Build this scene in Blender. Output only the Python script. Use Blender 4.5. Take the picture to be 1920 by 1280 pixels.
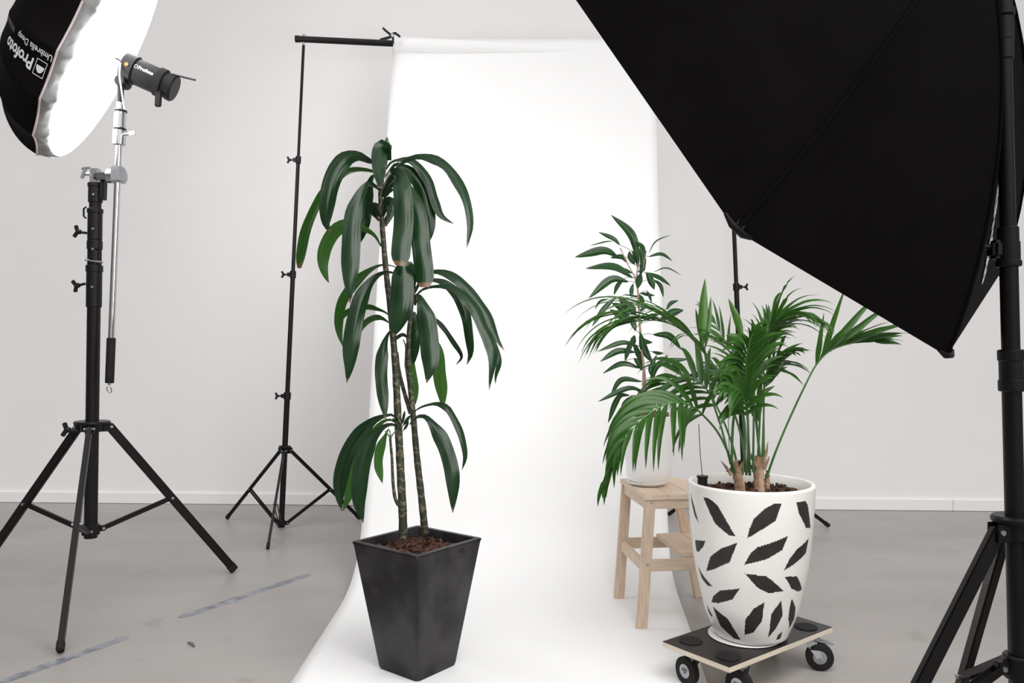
import bpy, bmesh, math, random
from mathutils import Vector, Matrix, noise
for o in list(bpy.data.objects): bpy.data.objects.remove(o)
S = bpy.context.scene
C = S.collection
PI = math.pi
random.seed(7)
F = 1520.0; H = 1.10
def P(px, py, d): return Vector(((px-960)*d/F, d, H-(py-640)*d/F))
def V(*a): return Vector(a)
# ------------------------------------------------------------------ camera
cam = bpy.data.cameras.new('camera'); cam.lens = 28.5; cam.sensor_width = 36; cam.clip_start = 0.02
co = bpy.data.objects.new('camera', cam); C.objects.link(co)
co.location = (0, 0, H); co.rotation_euler = (PI/2, 0, 0); S.camera = co
# ------------------------------------------------------------------ world: soft daylight of a white studio
w = bpy.data.worlds.new('studio'); S.world = w; w.use_nodes = True
nt = w.node_tree; nt.nodes.clear()
tc = nt.nodes.new('ShaderNodeTexCoord'); sp = nt.nodes.new('ShaderNodeSeparateXYZ')
nt.links.new(tc.outputs['Generated'], sp.inputs[0])
def wm(op, a, b):
    n = nt.nodes.new('ShaderNodeMath'); n.operation = op
    for i, x in enumerate((a, b)):
        if isinstance(x, (int, float)): n.inputs[i].default_value = x
        else: nt.links.new(x, n.inputs[i])
    return n.outputs[0]
# broad soft lobe from high behind the camera, added to shape highlights, dim elsewhere
nv = nt.nodes.new('ShaderNodeVectorMath'); nv.operation = 'DOT_PRODUCT'; nt.links.new(tc.outputs['Generated'], nv.inputs[0]); nv.inputs[1].default_value = Vector((.30,-.66,.68)).normalized()
lobe = wm('MULTIPLY', wm('POWER', wm('MAXIMUM', nv.outputs['Value'], 0.0), 4.0), 2.0)
up = wm('MULTIPLY', wm('MAXIMUM', sp.outputs[2], 0.0), 0.10)
st = wm('ADD', wm('ADD', up, lobe), 0.15)
bg = nt.nodes.new('ShaderNodeBackground'); wo = nt.nodes.new('ShaderNodeOutputWorld')
bg.inputs[0].default_value = (1.0, 0.985, 0.98, 1)
nt.links.new(st, bg.inputs[1]); nt.links.new(bg.outputs[0], wo.inputs[0])
UMB_E = 6.0; BOX_E = 6.5
S.view_settings.view_transform = 'Standard'; S.view_settings.look = 'None'
S.view_settings.gamma = 1; S.view_settings.use_curve_mapping = False
S.view_settings.exposure = 0.13
# ------------------------------------------------------------------ materials
def newmat(name):
    m = bpy.data.materials.new(name); m.use_nodes = True
    return m, m.node_tree, m.node_tree.nodes['Principled BSDF']
def mat(name, col, rough=.5, metal=0, spec=.5, noise_amt=0, nscale=8, col2=None, bump=0, bscale=200, emis=None, coat=0, stretch=None):
    m, t, b = newmat(name)
    b.inputs['Base Color'].default_value = (*col, 1); b.inputs['Roughness'].default_value = rough
    b.inputs['Metallic'].default_value = metal; b.inputs['Specular IOR Level'].default_value = spec
    b.inputs['Coat Weight'].default_value = coat
    if emis: b.inputs['Emission Color'].default_value = (*col, 1); b.inputs['Emission Strength'].default_value = emis
    tcn = t.nodes.new('ShaderNodeTexCoord'); src = tcn.outputs['Object']
    if stretch:
        mp = t.nodes.new('ShaderNodeMapping'); mp.inputs['Scale'].default_value = stretch
        t.links.new(src, mp.inputs[0]); src = mp.outputs[0]
    if col2:
        n = t.nodes.new('ShaderNodeTexNoise'); n.inputs['Scale'].default_value = nscale; n.inputs['Detail'].default_value = 6
        t.links.new(src, n.inputs['Vector'])
        r = t.nodes.new('ShaderNodeValToRGB')
        r.color_ramp.elements[0].position = .5-noise_amt; r.color_ramp.elements[1].position = .5+noise_amt
        r.color_ramp.elements[0].color = (*col, 1); r.color_ramp.elements[1].color = (*col2, 1)
        t.links.new(n.outputs['Fac'], r.inputs[0]); t.links.new(r.outputs[0], b.inputs['Base Color'])
    if bump:
        n2 = t.nodes.new('ShaderNodeTexNoise'); n2.inputs['Scale'].default_value = bscale
        t.links.new(src, n2.inputs['Vector'])
        bp = t.nodes.new('ShaderNodeBump'); bp.inputs['Strength'].default_value = bump; bp.inputs['Distance'].default_value = .002
        t.links.new(n2.outputs['Fac'], bp.inputs['Height']); t.links.new(bp.outputs[0], b.inputs['Normal'])
    return m
M = {}
M['wall'] = mat('wall_paint', (.83,.82,.815), .85, spec=.2, col2=(.86,.85,.845), noise_amt=.3, nscale=2, bump=.15, bscale=160)
M['base'] = mat('baseboard_paint', (.84,.825,.82), .55, col2=(.87,.855,.85), noise_amt=.3, nscale=3)
M['paper'] = mat('seamless_paper', (.83,.83,.83), .8, spec=.2, col2=(.85,.85,.85), noise_amt=.3, nscale=3)
M['black'] = mat('black_metal', (.007,.006,.006), .36, spec=.22, col2=(.009,.008,.008), noise_amt=.3, nscale=12)
M['blackp'] = mat('black_plastic', (.006,.0055,.006), .42, spec=.25, col2=(.010,.009,.010), noise_amt=.3, nscale=20)
M['rubber'] = mat('black_rubber', (.010,.009,.009), .7, spec=.2, col2=(.018,.017,.017), noise_amt=.3, nscale=30)
M['fabric'] = mat('black_fabric', (.0044,.0034,.0036), .85, spec=.06, col2=(.0075,.0062,.0064), noise_amt=.3, nscale=9, bump=.2, bscale=400)
M['chrome'] = mat('chrome', (.60,.60,.61), .07, metal=1, col2=(.52,.52,.53), noise_amt=.3, nscale=30)
M['steel'] = mat('zinc_steel', (.36,.37,.39), .34, metal=.9, col2=(.46,.47,.49), noise_amt=.25, nscale=40)
M['wood'] = mat('birch_wood', (.58,.44,.33), .6, spec=.3, col2=(.68,.55,.43), noise_amt=.16, nscale=9, stretch=(9,9,1.2))
M['woodseat'] = mat('birch_wood_flat', (.60,.46,.345), .6, spec=.3, col2=(.70,.575,.455), noise_amt=.16, nscale=9, stretch=(1.2,9,9))
M['planter'] = mat('charcoal_clay', (.006,.0045,.005), .42, spec=.25, col2=(.030,.027,.031), noise_amt=.10, nscale=7, bump=.25, bscale=60)
M['glaze'] = mat('white_glaze', (.74,.72,.685), .25, spec=.5, col2=(.79,.77,.74), noise_amt=.3, nscale=5, bump=.3, bscale=18)
M['unglazed'] = mat('dark_leaf_shapes', (.020,.016,.015), .55, spec=.3, col2=(.035,.028,.027), noise_amt=.3, nscale=30)
M['ceramic'] = mat('white_ceramic', (.84,.835,.83), .3, spec=.5, col2=(.87,.865,.86), noise_amt=.3, nscale=4)
M['terracotta'] = mat('brown_plastic', (.20,.075,.05), .5, col2=(.26,.10,.07), noise_amt=.3, nscale=10)
M['ply'] = mat('plywood_edge', (.58,.50,.40), .6, col2=(.70,.62,.52), noise_amt=.1, nscale=12, stretch=(1,1,30))
M['antislip'] = mat('black_film_board', (.008,.0065,.006), .35, spec=.3, col2=(.016,.014,.013), noise_amt=.3, nscale=14, bump=.3, bscale=300)
M['soil'] = mat('bark_soil', (.022,.012,.009), .85, spec=.2, col2=(.12,.055,.035), noise_amt=.13, nscale=35, bump=1, bscale=120)
M['darksoil'] = mat('dark_soil', (.022,.012,.009), .9, spec=.2, col2=(.085,.045,.03), noise_amt=.15, nscale=45, bump=1, bscale=150)
M['fibre'] = mat('palm_trunk_fibre', (.20,.115,.07), .8, spec=.2, col2=(.42,.29,.20), noise_amt=.15, nscale=14, stretch=(4,4,1))
M['bark'] = mat('fig_bark', (.19,.115,.085), .7, col2=(.33,.23,.18), noise_amt=.15, nscale=60)
M['tape'] = mat('scuffed_tape', (.13,.14,.17), .28, spec=.5, col2=(.28,.29,.33), noise_amt=.14, nscale=22, bump=.6, bscale=40)
M['white'] = mat('white_print', (.82,.82,.82), .6, col2=(.86,.86,.86), noise_amt=.3)
M['greyprint'] = mat('grey_print', (.16,.16,.165), .6, col2=(.2,.2,.2), noise_amt=.3)
M['gold'] = mat('amber_mark', (.22,.13,.03), .4, metal=.5, col2=(.3,.18,.05), noise_amt=.3)
M['skirt'] = mat('unlit_skirt_fabric', (.22,.225,.225), .45, spec=.4, col2=(.32,.325,.325), noise_amt=.2, nscale=12, bump=.8, bscale=25)  # grey tone paints in the shade of the unlit diffuser edge
M['piping'] = mat('pale_piping', (.62,.52,.52), .6, col2=(.7,.6,.6), noise_amt=.3)
M['glow'] = mat('lit_umbrella_diffuser', (1,1,1), .8, emis=UMB_E)
M['boxglow'] = mat('lit_softbox_diffuser', (1,.99,.98), .8, emis=BOX_E)
M['silver'] = mat('silver_lining', (.6,.6,.6), .4, metal=.6, col2=(.65,.65,.65), noise_amt=.3)
M['stain'] = mat('floor_scuff', (.13,.115,.105), .5, col2=(.19,.17,.16), noise_amt=.2, nscale=40)
# concrete floor
m, t, b = newmat('polished_concrete'); M['floor'] = m
tcn = t.nodes.new('ShaderNodeTexCoord')
def nz(scale, detail, vec, rough=.55):
    n = t.nodes.new('ShaderNodeTexNoise'); n.inputs['Scale'].default_value = scale; n.inputs['Detail'].default_value = detail
    n.inputs['Roughness'].default_value = rough; t.links.new(vec, n.inputs['Vector']); return n.outputs['Fac']
mp = t.nodes.new('ShaderNodeMapping'); mp.inputs['Scale'].default_value = (.6, 1.5, 1); mp.inputs['Rotation'].default_value = (0,0,.3)
t.links.new(tcn.outputs['Object'], mp.inputs[0])
def ramp(fac, a, ca, bb, cb):
    r = t.nodes.new('ShaderNodeValToRGB'); r.color_ramp.elements[0].position = a; r.color_ramp.elements[1].position = bb
    r.color_ramp.elements[0].color = (*ca,1); r.color_ramp.elements[1].color = (*cb,1); t.links.new(fac, r.inputs[0]); return r.outputs[0]
base = ramp(nz(1.1, 8, mp.outputs[0]), .3, (.315,.295,.28), .7, (.385,.365,.35))
spots = ramp(nz(5.5, 5, tcn.outputs['Object'], .45), .27, (.6,.57,.55), .36, (1,1,1))
mx = t.nodes.new('ShaderNodeMix'); mx.data_type = 'RGBA'; mx.blend_type = 'MULTIPLY'; mx.inputs[0].default_value = .28
t.links.new(base, mx.inputs[6]); t.links.new(spots, mx.inputs[7]); t.links.new(mx.outputs[2], b.inputs['Base Color'])
t.links.new(ramp(nz(3, 4, mp.outputs[0]), .3, (.32,)*3, .7, (.45,)*3), b.inputs['Roughness'])
b.inputs['Specular IOR Level'].default_value = .18
# leaf materials: U across, V along
def leafmat(name, c1, c2, under, rough=.32, brown=True, trans=.25, stripes=14, midrib=None, bumpy=.25):
    m, t, b = newmat(name)
    uv = t.nodes.new('ShaderNodeUVMap'); sx = t.nodes.new('ShaderNodeSeparateXYZ'); t.links.new(uv.outputs[0], sx.inputs[0])
    mpp = t.nodes.new('ShaderNodeMapping'); mpp.inputs['Scale'].default_value = (stripes, .8, 1); t.links.new(uv.outputs[0], mpp.inputs[0])
    n = t.nodes.new('ShaderNodeTexNoise'); n.inputs['Scale'].default_value = 1.5; n.inputs['Detail'].default_value = 3
    t.links.new(mpp.outputs[0], n.inputs['Vector'])
    r = t.nodes.new('ShaderNodeValToRGB'); r.color_ramp.elements[0].position = .35; r.color_ramp.elements[1].position = .68
    r.color_ramp.elements[0].color = (*c1,1); r.color_ramp.elements[1].color = (*c2,1); t.links.new(n.outputs['Fac'], r.inputs[0])
    col = r.outputs[0]
    def mixc(fac, a, cb):
        x = t.nodes.new('ShaderNodeMix'); x.data_type = 'RGBA'; t.links.new(fac, x.inputs[0]); t.links.new(a, x.inputs[6]); x.inputs[7].default_value = (*cb,1); return x.outputs[2]
    if midrib:
        # pale line at U=.5
        a = t.nodes.new('ShaderNodeMath'); a.operation = 'SUBTRACT'; t.links.new(sx.outputs[0], a.inputs[0]); a.inputs[1].default_value = .5
        a2 = t.nodes.new('ShaderNodeMath'); a2.operation = 'ABSOLUTE'; t.links.new(a.outputs[0], a2.inputs[0])
        a3 = t.nodes.new('ShaderNodeMath'); a3.operation = 'LESS_THAN'; t.links.new(a2.outputs[0], a3.inputs[0]); a3.inputs[1].default_value = .03
        col = mixc(a3.outputs[0], col, midrib)
    gx = t.nodes.new('ShaderNodeNewGeometry')
    col = mixc(gx.outputs['Backfacing'], col, under)
    if brown:
        n3 = t.nodes.new('ShaderNodeTexNoise'); n3.inputs['Scale'].default_value = 40; tcx = t.nodes.new('ShaderNodeTexCoord'); t.links.new(tcx.outputs['Object'], n3.inputs['Vector'])
        s = t.nodes.new('ShaderNodeMath'); s.operation = 'MULTIPLY_ADD'; t.links.new(n3.outputs['Fac'], s.inputs[0]); s.inputs[1].default_value = .05; t.links.new(sx.outputs[1], s.inputs[2])
        g = t.nodes.new('ShaderNodeMapRange'); g.inputs[1].default_value = .985; g.inputs[2].default_value = 1.0; t.links.new(s.outputs[0], g.inputs[0])
        col = mixc(g.outputs[0], col, (.13,.07,.035))
    t.links.new(col, b.inputs['Base Color'])
    b.inputs['Roughness'].default_value = rough; b.inputs['Specular IOR Level'].default_value = .27
    bp = t.nodes.new('ShaderNodeBump'); bp.inputs['Strength'].default_value = bumpy; bp.inputs['Distance'].default_value = .004
    t.links.new(n.outputs['Fac'], bp.inputs['Height']); t.links.new(bp.outputs[0], b.inputs['Normal'])
    tr = t.nodes.new('ShaderNodeBsdfTranslucent'); ms = t.nodes.new('ShaderNodeMixShader'); ms.inputs[0].default_value = trans
    gm = t.nodes.new('ShaderNodeMix'); gm.data_type = 'RGBA'; gm.blend_type = 'MULTIPLY'; gm.inputs[0].default_value = 1
    t.links.new(col, gm.inputs[6]); gm.inputs[7].default_value = (1.6, 2.0, .8, 1); t.links.new(gm.outputs[2], tr.inputs[0])
    out = t.nodes['Material Output']; t.links.new(b.outputs[0], ms.inputs[1]); t.links.new(tr.outputs[0], ms.inputs[2]); t.links.new(ms.outputs[0], out.inputs[0])
    return m
M['drac'] = leafmat('dracaena_leaf', (.004,.016,.006), (.010,.036,.010), (.022,.075,.012), .17, trans=.08, stripes=6, bumpy=.35)
M['drac_lit'] = leafmat('lit_dracaena_leaf', (.022,.070,.014), (.048,.125,.026), (.06,.15,.035), .30, brown=False, trans=.25, bumpy=.5)  # same leaf in brighter green: light on the blades put into the colour
M['fig'] = leafmat('fig_leaf', (.010,.034,.012), (.020,.058,.020), (.03,.075,.032), .28, brown=False, trans=.12, midrib=(.13,.21,.08), stripes=4)
M['palm'] = leafmat('palm_leaflet', (.012,.045,.008), (.036,.100,.014), (.04,.10,.02), .28, brown=False, trans=.2, stripes=5)
M['petiole'] = mat('green_petiole', (.035,.10,.025), .4, col2=(.06,.15,.04), noise_amt=.3, nscale=20)
# cane with pale ring scars
m, t, b = newmat('dracaena_cane'); M['cane'] = m
tcn = t.nodes.new('ShaderNodeTexCoord'); wv = t.nodes.new('ShaderNodeTexWave'); wv.bands_direction = 'Z'
wv.inputs['Scale'].default_value = 9; wv.inputs['Distortion'].default_value = 9; wv.inputs['Detail'].default_value = 3; wv.inputs['Detail Scale'].default_value = 3
t.links.new(tcn.outputs['Object'], wv.inputs['Vector'])
r = t.nodes.new('ShaderNodeValToRGB'); cr = r.color_ramp
cr.elements[0].position = 0; cr.elements[0].color = (.018,.026,.010,1); cr.elements[1].position = .9; cr.elements[1].color = (.045,.040,.022,1)
e = cr.elements.new(.965); e.color = (.15,.13,.085,1)
t.links.new(wv.outputs['Fac'], r.inputs[0]); t.links.new(r.outputs[0], b.inputs['Base Color']); b.inputs['Roughness'].default_value = .55
# ------------------------------------------------------------------ object helpers
def link(name, bm, material, parent=None, smooth=True, label=None):
    me = bpy.data.meshes.new(name)
    bmesh.ops.recalc_face_normals(bm, faces=bm.faces) if smooth != 'keep' else None
    bm.to_mesh(me); bm.free()
    for x in (material if isinstance(material, (list, tuple)) else [material]): me.materials.append(x)
    if smooth: me.polygons.foreach_set('use_smooth', [True]*len(me.polygons))
    o = bpy.data.objects.new(name, me); C.objects.link(o)
    if parent is not None:
        o.parent = parent
        if parent.type == 'EMPTY': o.location = -parent.location      # root empties are unrotated: world matrix stays identity
    if smooth is True:
        me.set_sharp_from_angle(angle=math.radians(38))
    if label: o['label'] = label
    return o
def thing(name, label, cat, loc=(0,0,0), group=None):
    o = bpy.data.objects.new(name, None); C.objects.link(o); o.location = loc; o.empty_display_size = .1
    o['label'] = label; o['category'] = cat
    if group: o['group'] = group
    return o
def tag(o, label, cat, group=None, kind=None):
    if label: o['label'] = label
    if cat: o['category'] = cat
    if group: o['group'] = group
    if kind: o['kind'] = kind
    return o
def struct(o): o['kind'] = 'structure'; return o
def frame_of(d):
    d = d.normalized(); a = V(0,0,1) if abs(d.z) < .95 else V(0,1,0)
    u = d.cross(a).normalized(); return u, d.cross(u).normalized()
def tube(bm, pts, rad, seg=14, cap=True):
    pts = [Vector(p) for p in pts]
    if isinstance(rad, (int, float)): rad = [rad]*len(pts)
    rings = []; u = None
    for i, p in enumerate(pts):
        d = (pts[min(i+1, len(pts)-1)]-pts[max(i-1, 0)]).normalized()
        if u is None: u, v = frame_of(d)
        else:
            u = (u - d*u.dot(d)).normalized(); v = d.cross(u)
        rings.append([bm.verts.new(p+(u*math.cos(2*PI*k/seg)+v*math.sin(2*PI*k/seg))*rad[i]) for k in range(seg)])
    for a, b_ in zip(rings, rings[1:]):
        for k in range(seg): bm.faces.new((a[k], a[(k+1)%seg], b_[(k+1)%seg], b_[k]))
    if cap: bm.faces.new(rings[0][::-1]); bm.faces.new(rings[-1])
def cyl(bm, p0, p1, r, r1=None, seg=20, bev=0):
    p0 = Vector(p0); p1 = Vector(p1); r1 = r if r1 is None else r1
    if bev:
        d = (p1-p0).normalized(); tube(bm, [p0, p0+d*bev, p1-d*bev, p1], [r-bev, r, r1, r1-bev], seg)
        # collapse of tangents is fine: straight axis
    else: tube(bm, [p0, p1], [r, r1], seg)
def beam(bm, p0, p1, w, h, side=None, bev=.0015):
    """box along p0-p1; w along side vector, h along the other"""
    p0 = Vector(p0); p1 = Vector(p1); d = (p1-p0).normalized()
    s = Vector(side) if side is not None else frame_of(d)[0]
    s = (s-d*s.dot(d)).normalized(); q = d.cross(s)
    b2 = bmesh.new(); bmesh.ops.create_cube(b2, size=1)
    L = (p1-p0).length
    mm = Matrix(((s.x*w, q.x*h, d.x*L, (p0.x+p1.x)/2), (s.y*w, q.y*h, d.y*L, (p0.y+p1.y)/2), (s.z*w, q.z*h, d.z*L, (p0.z+p1.z)/2), (0,0,0,1)))
    bmesh.ops.transform(b2, matrix=mm, verts=b2.verts)
    if bev: bmesh.ops.bevel(b2, geom=list(b2.edges), offset=bev, segments=2, affect='EDGES')
    me = bpy.data.meshes.new('tmp'); b2.to_mesh(me); b2.free(); bm.from_mesh(me); bpy.data.meshes.remove(me)
def prism(bm, pts, z0, z1, bev=0):
    b2 = bmesh.new()
    lo = [b2.verts.new((x,y,z0)) for x,y in pts]; hi = [b2.verts.new((x,y,z1)) for x,y in pts]
    n = len(pts); b2.faces.new(lo[::-1]); b2.faces.new(hi)
    for i in range(n): b2.faces.new((lo[i], lo[(i+1)%n], hi[(i+1)%n], hi[i]))
    if bev: bmesh.ops.bevel(b2, geom=list(b2.edges), offset=bev, segments=3, affect='EDGES')
    me = bpy.data.meshes.new('tmp'); b2.to_mesh(me); b2.free(); bm.from_mesh(me); bpy.data.meshes.remove(me)
def lathe(bm, prof, c=(0,0), seg=64, axis=None):
    """prof: list of (r, z)"""
    rings = []
    for r_, z in prof:
        if r_ < 1e-6: rings.append([bm.verts.new((c[0], c[1], z))]*seg)
        else: rings.append([bm.verts.new((c[0]+r_*math.cos(2*PI*k/seg), c[1]+r_*math.sin(2*PI*k/seg), z)) for k in range(seg)])
    for a, b_ in zip(rings, rings[1:]):
        for k in range(seg):
            f = [a[k], a[(k+1)%seg], b_[(k+1)%seg], b_[k]]; g = []
            for x in f:
                if x not in g: g.append(x)
            if len(g) > 2:
                try: bm.faces.new(g)
                except ValueError: pass
def crom(pts, n):
    """Catmull-Rom through points, n samples"""
    pts = [Vector(p) for p in pts]
    if len(pts) == 2: pts = [pts[0], (pts[0]+pts[1])/2, pts[1]]
    q = [pts[0]*2-pts[1]]+pts+[pts[-1]*2-pts[-2]]; out = []
    m_ = len(pts)-1
    cum = [0]
    for i in range(m_): cum.append(cum[-1]+(pts[i+1]-pts[i]).length)
    for j in range(n):
        s = cum[-1]*j/(n-1); i = 0
        while i < m_-1 and cum[i+1] < s: i += 1
        t_ = (s-cum[i])/max(1e-9, cum[i+1]-cum[i])
        a, b_, c_, d_ = q[i], q[i+1], q[i+2], q[i+3]
        out.append(.5*((2*b_)+(c_-a)*t_+(2*a-5*b_+4*c_-d_)*t_*t_+(3*b_-a-3*c_+d_)*t_**3))
    return out
def ribbon(bm, mid, width, prof, side_fn, fold=.18, cols=4, curl=0, flip=False):
    """leaf blade: mid = list of points, width m, prof(t)->0..1, V-fold"""
    uvl = bm.loops.layers.uv.verify(); n = len(mid); rows = []
    for i, p in enumerate(mid):
        t_ = i/(n-1); d = (mid[min(i+1,n-1)]-mid[max(i-1,0)]).normalized()
        s = side_fn(t_, d, p); s = (s-d*s.dot(d)).normalized(); nn = s.cross(d)
        if flip: nn = -nn
        W = width*prof(t_)/2; row = []
        for c in range(cols+1):
            x = 2*c/cols-1
            wave = math.sin(t_*15+c*.3+p.x*40)*.06*W*abs(x)*2+math.sin(t_*9+p.z*50)*.05*W*x
            row.append((bm.verts.new(p+s*W*x+nn*(W*fold*2*abs(x)-W*curl*x*x+wave)), c/cols, t_))
        rows.append(row)
    for a, b_ in zip(rows, rows[1:]):
        for c in range(cols):
            q = (a[c], a[c+1], b_[c+1], b_[c])
            f = bm.faces.new([x[0] for x in q]); f.smooth = True
            for l, x in zip(f.loops, q): l[uvl].uv = (x[1], x[2])
def text_mesh(bm, s, fn, size=1.0, bold=0, mi=0):
    """turn text into mesh vertices mapped by fn(x, y) -> world point"""
    cu = bpy.data.curves.new('tmp_text', 'FONT'); cu.body = s; cu.size = size; cu.offset = bold; cu.resolution_u = 3; cu.space_character = 1.0
    o = bpy.data.objects.new('tmp_text', cu); C.objects.link(o)
    dg = bpy.context.evaluated_depsgraph_get(); me = bpy.data.meshes.new_from_object(o.evaluated_get(dg))
    bpy.data.objects.remove(o); bpy.data.curves.remove(cu)
    b2 = bmesh.new(); b2.from_mesh(me); bpy.data.meshes.remove(me)
    wd = max([v.co.x for v in b2.verts]+[0]); long_e = [e_ for e_ in b2.edges if e_.calc_length() > size*.25]
    if long_e: bmesh.ops.subdivide_edges(b2, edges=long_e, cuts=2)
    mp_ = {}
    for v in b2.verts: mp_[v] = bm.verts.new(fn(v.co.x, v.co.y))
    for f in b2.faces:
        g = bm.faces.new([mp_[v] for v in f.verts]); g.material_index = mi
    b2.free(); return wd
def poly_mapped(bm, pts, fn):
    vs = [bm.verts.new(fn(x, y)) for x, y in pts]; bm.faces.new(vs)
def stroke_mapped(bm, pts, wd, fn, closed=True):
    n = len(pts)
    for i in range(n if closed else n-1):
        a = Vector(pts[i]); b_ = Vector(pts[(i+1)%n]); d = (b_-a).normalized(); q = Vector((-d.y, d.x))*wd/2; a = a-d*wd/2; b_ = b_+d*wd/2
        poly_mapped(bm, [a-q, b_-q, b_+q, a+q], lambda x, y: fn(x, y))
# ------------------------------------------------------------------ SETTING
def wally(x): return 5.40-.045*x
bm = bmesh.new(); vs = [bm.verts.new(p) for p in ((-7,-3,0),(7,-3,0),(7,wally(7),0),(-7,wally(-7),0))]; bm.faces.new(vs)
r_ = bmesh.ops.extrude_face_region(bm, geom=list(bm.faces)); bmesh.ops.translate(bm, vec=(0,0,-.1), verts=[v for v in r_['geom'] if isinstance(v, bmesh.types.BMVert)])
struct(link('floor', bm, M['floor'], smooth=False))
bm = bmesh.new(); prism(bm, [(-7,wally(-7)),(7,wally(7)),(7,wally(7)+.15),(-7,wally(-7)+.15)], -.1, 4.2)
struct(link('wall_back', bm, M['wall'], smooth=False))
bm = bmesh.new(); joints = [-7, -3.52, 2.86, 7]
for a, b_ in zip(joints, joints[1:]):
    prism(bm, [(a+.0012,wally(a)-.016),(b_-.0012,wally(b_)-.016),(b_-.0012,wally(b_)+.001),(a+.0012,wally(a)+.001)], 0.002, .074, .002)
struct(link('baseboard_back', bm, M['base'], smooth=False))
# ------------------------------------------------------------------ PAPER BACKDROP
def edgeL(s): return -.712
ctrl = [(4.86,2.915,.845),(4.79,2.72,.838),(4.62,2.28,.825),(4.43,1.80,.80),(4.25,1.33,.785),(4.05,.77,.765),(3.90,.36,.745),(3.80,.17,.735),(3.66,.065,.722),(3.45,.012,.71),(3.1,.004,.68),(2.6,.004,.628),(2.2,.004,.60),(1.6,.004,.57)]
sam = crom([(a,b_,c) for a,b_,c in ctrl], 90)
pb = thing('paper_backdrop', 'wide white seamless paper hanging from a black crossbar and sweeping onto the floor', 'backdrop', (0,4.8,2.9))
bm = bmesh.new(); rows = []
for q in sam:
    rows.append([bm.verts.new((-.712+(q.z+.712)*k/30, q.x, max(q.y,.004))) for k in range(31)])
for a, b_ in zip(rows, rows[1:]):
    for k in range(30): bm.faces.new((a[k], a[k+1], b_[k+1], b_[k]))
sh = link('paper_sheet', bm, M['paper'], pb)
so = sh.modifiers.new('thickness', 'SOLIDIFY'); so.thickness = .0012; so.offset = 1
BL = P(555,73,4.82); BR = V(1.62,4.93,2.80)
bd = (BR-BL).normalized()
def onbar(x): return BL+bd*((x-BL.x)/bd.x)
rl = onbar(-.705)-V(0,0,.012); rr = onbar(.85)-V(0,0,.012)
bm = bmesh.new(); tube(bm, [rl, rl+bd*.001, rr-bd*.001, rr], [.045,.052,.052,.045], 32)
link('paper_roll', bm, M['paper'], pb)
bm = bmesh.new(); tube(bm, [BL, BR], .0185, 20); cyl(bm, BL-bd*.004, BL+bd*.02, .0205)
cb = link('crossbar', bm, M['black']); tag(cb, 'long black metal crossbar on two stands carrying the white paper roll', 'crossbar')
# spring clamp on the end of the roll
cpos = P(738,62,4.76)
sc = thing('spring_clamp', 'small black spring clamp gripping the left end of the white paper roll', 'clamp', cpos)
def flatbar(pts, w_, th_, name, mt, par, dirv=V(0,1,0)):
    bm = bmesh.new()
    for a, b_ in zip(pts, pts[1:]): beam(bm, a, b_, w_, th_, side=dirv, bev=.001)
    return link(name, bm, mt, par)
d_ = 4.74
flatbar([P(718,53,d_), P(733,66,d_), P(741,62,d_), P(750,69,d_)], .022, .010, 'upper_jaw', M['blackp'], sc)
flatbar([P(713,75,d_), P(731,70,d_), P(737,66,d_), P(737,82,d_)], .022, .010, 'lower_jaw', M['blackp'], sc)
bm = bmesh.new(); cyl(bm, P(736,66,4.755), P(736,66,4.725), .010); link('pivot', bm, M['steel'], sc)
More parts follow.
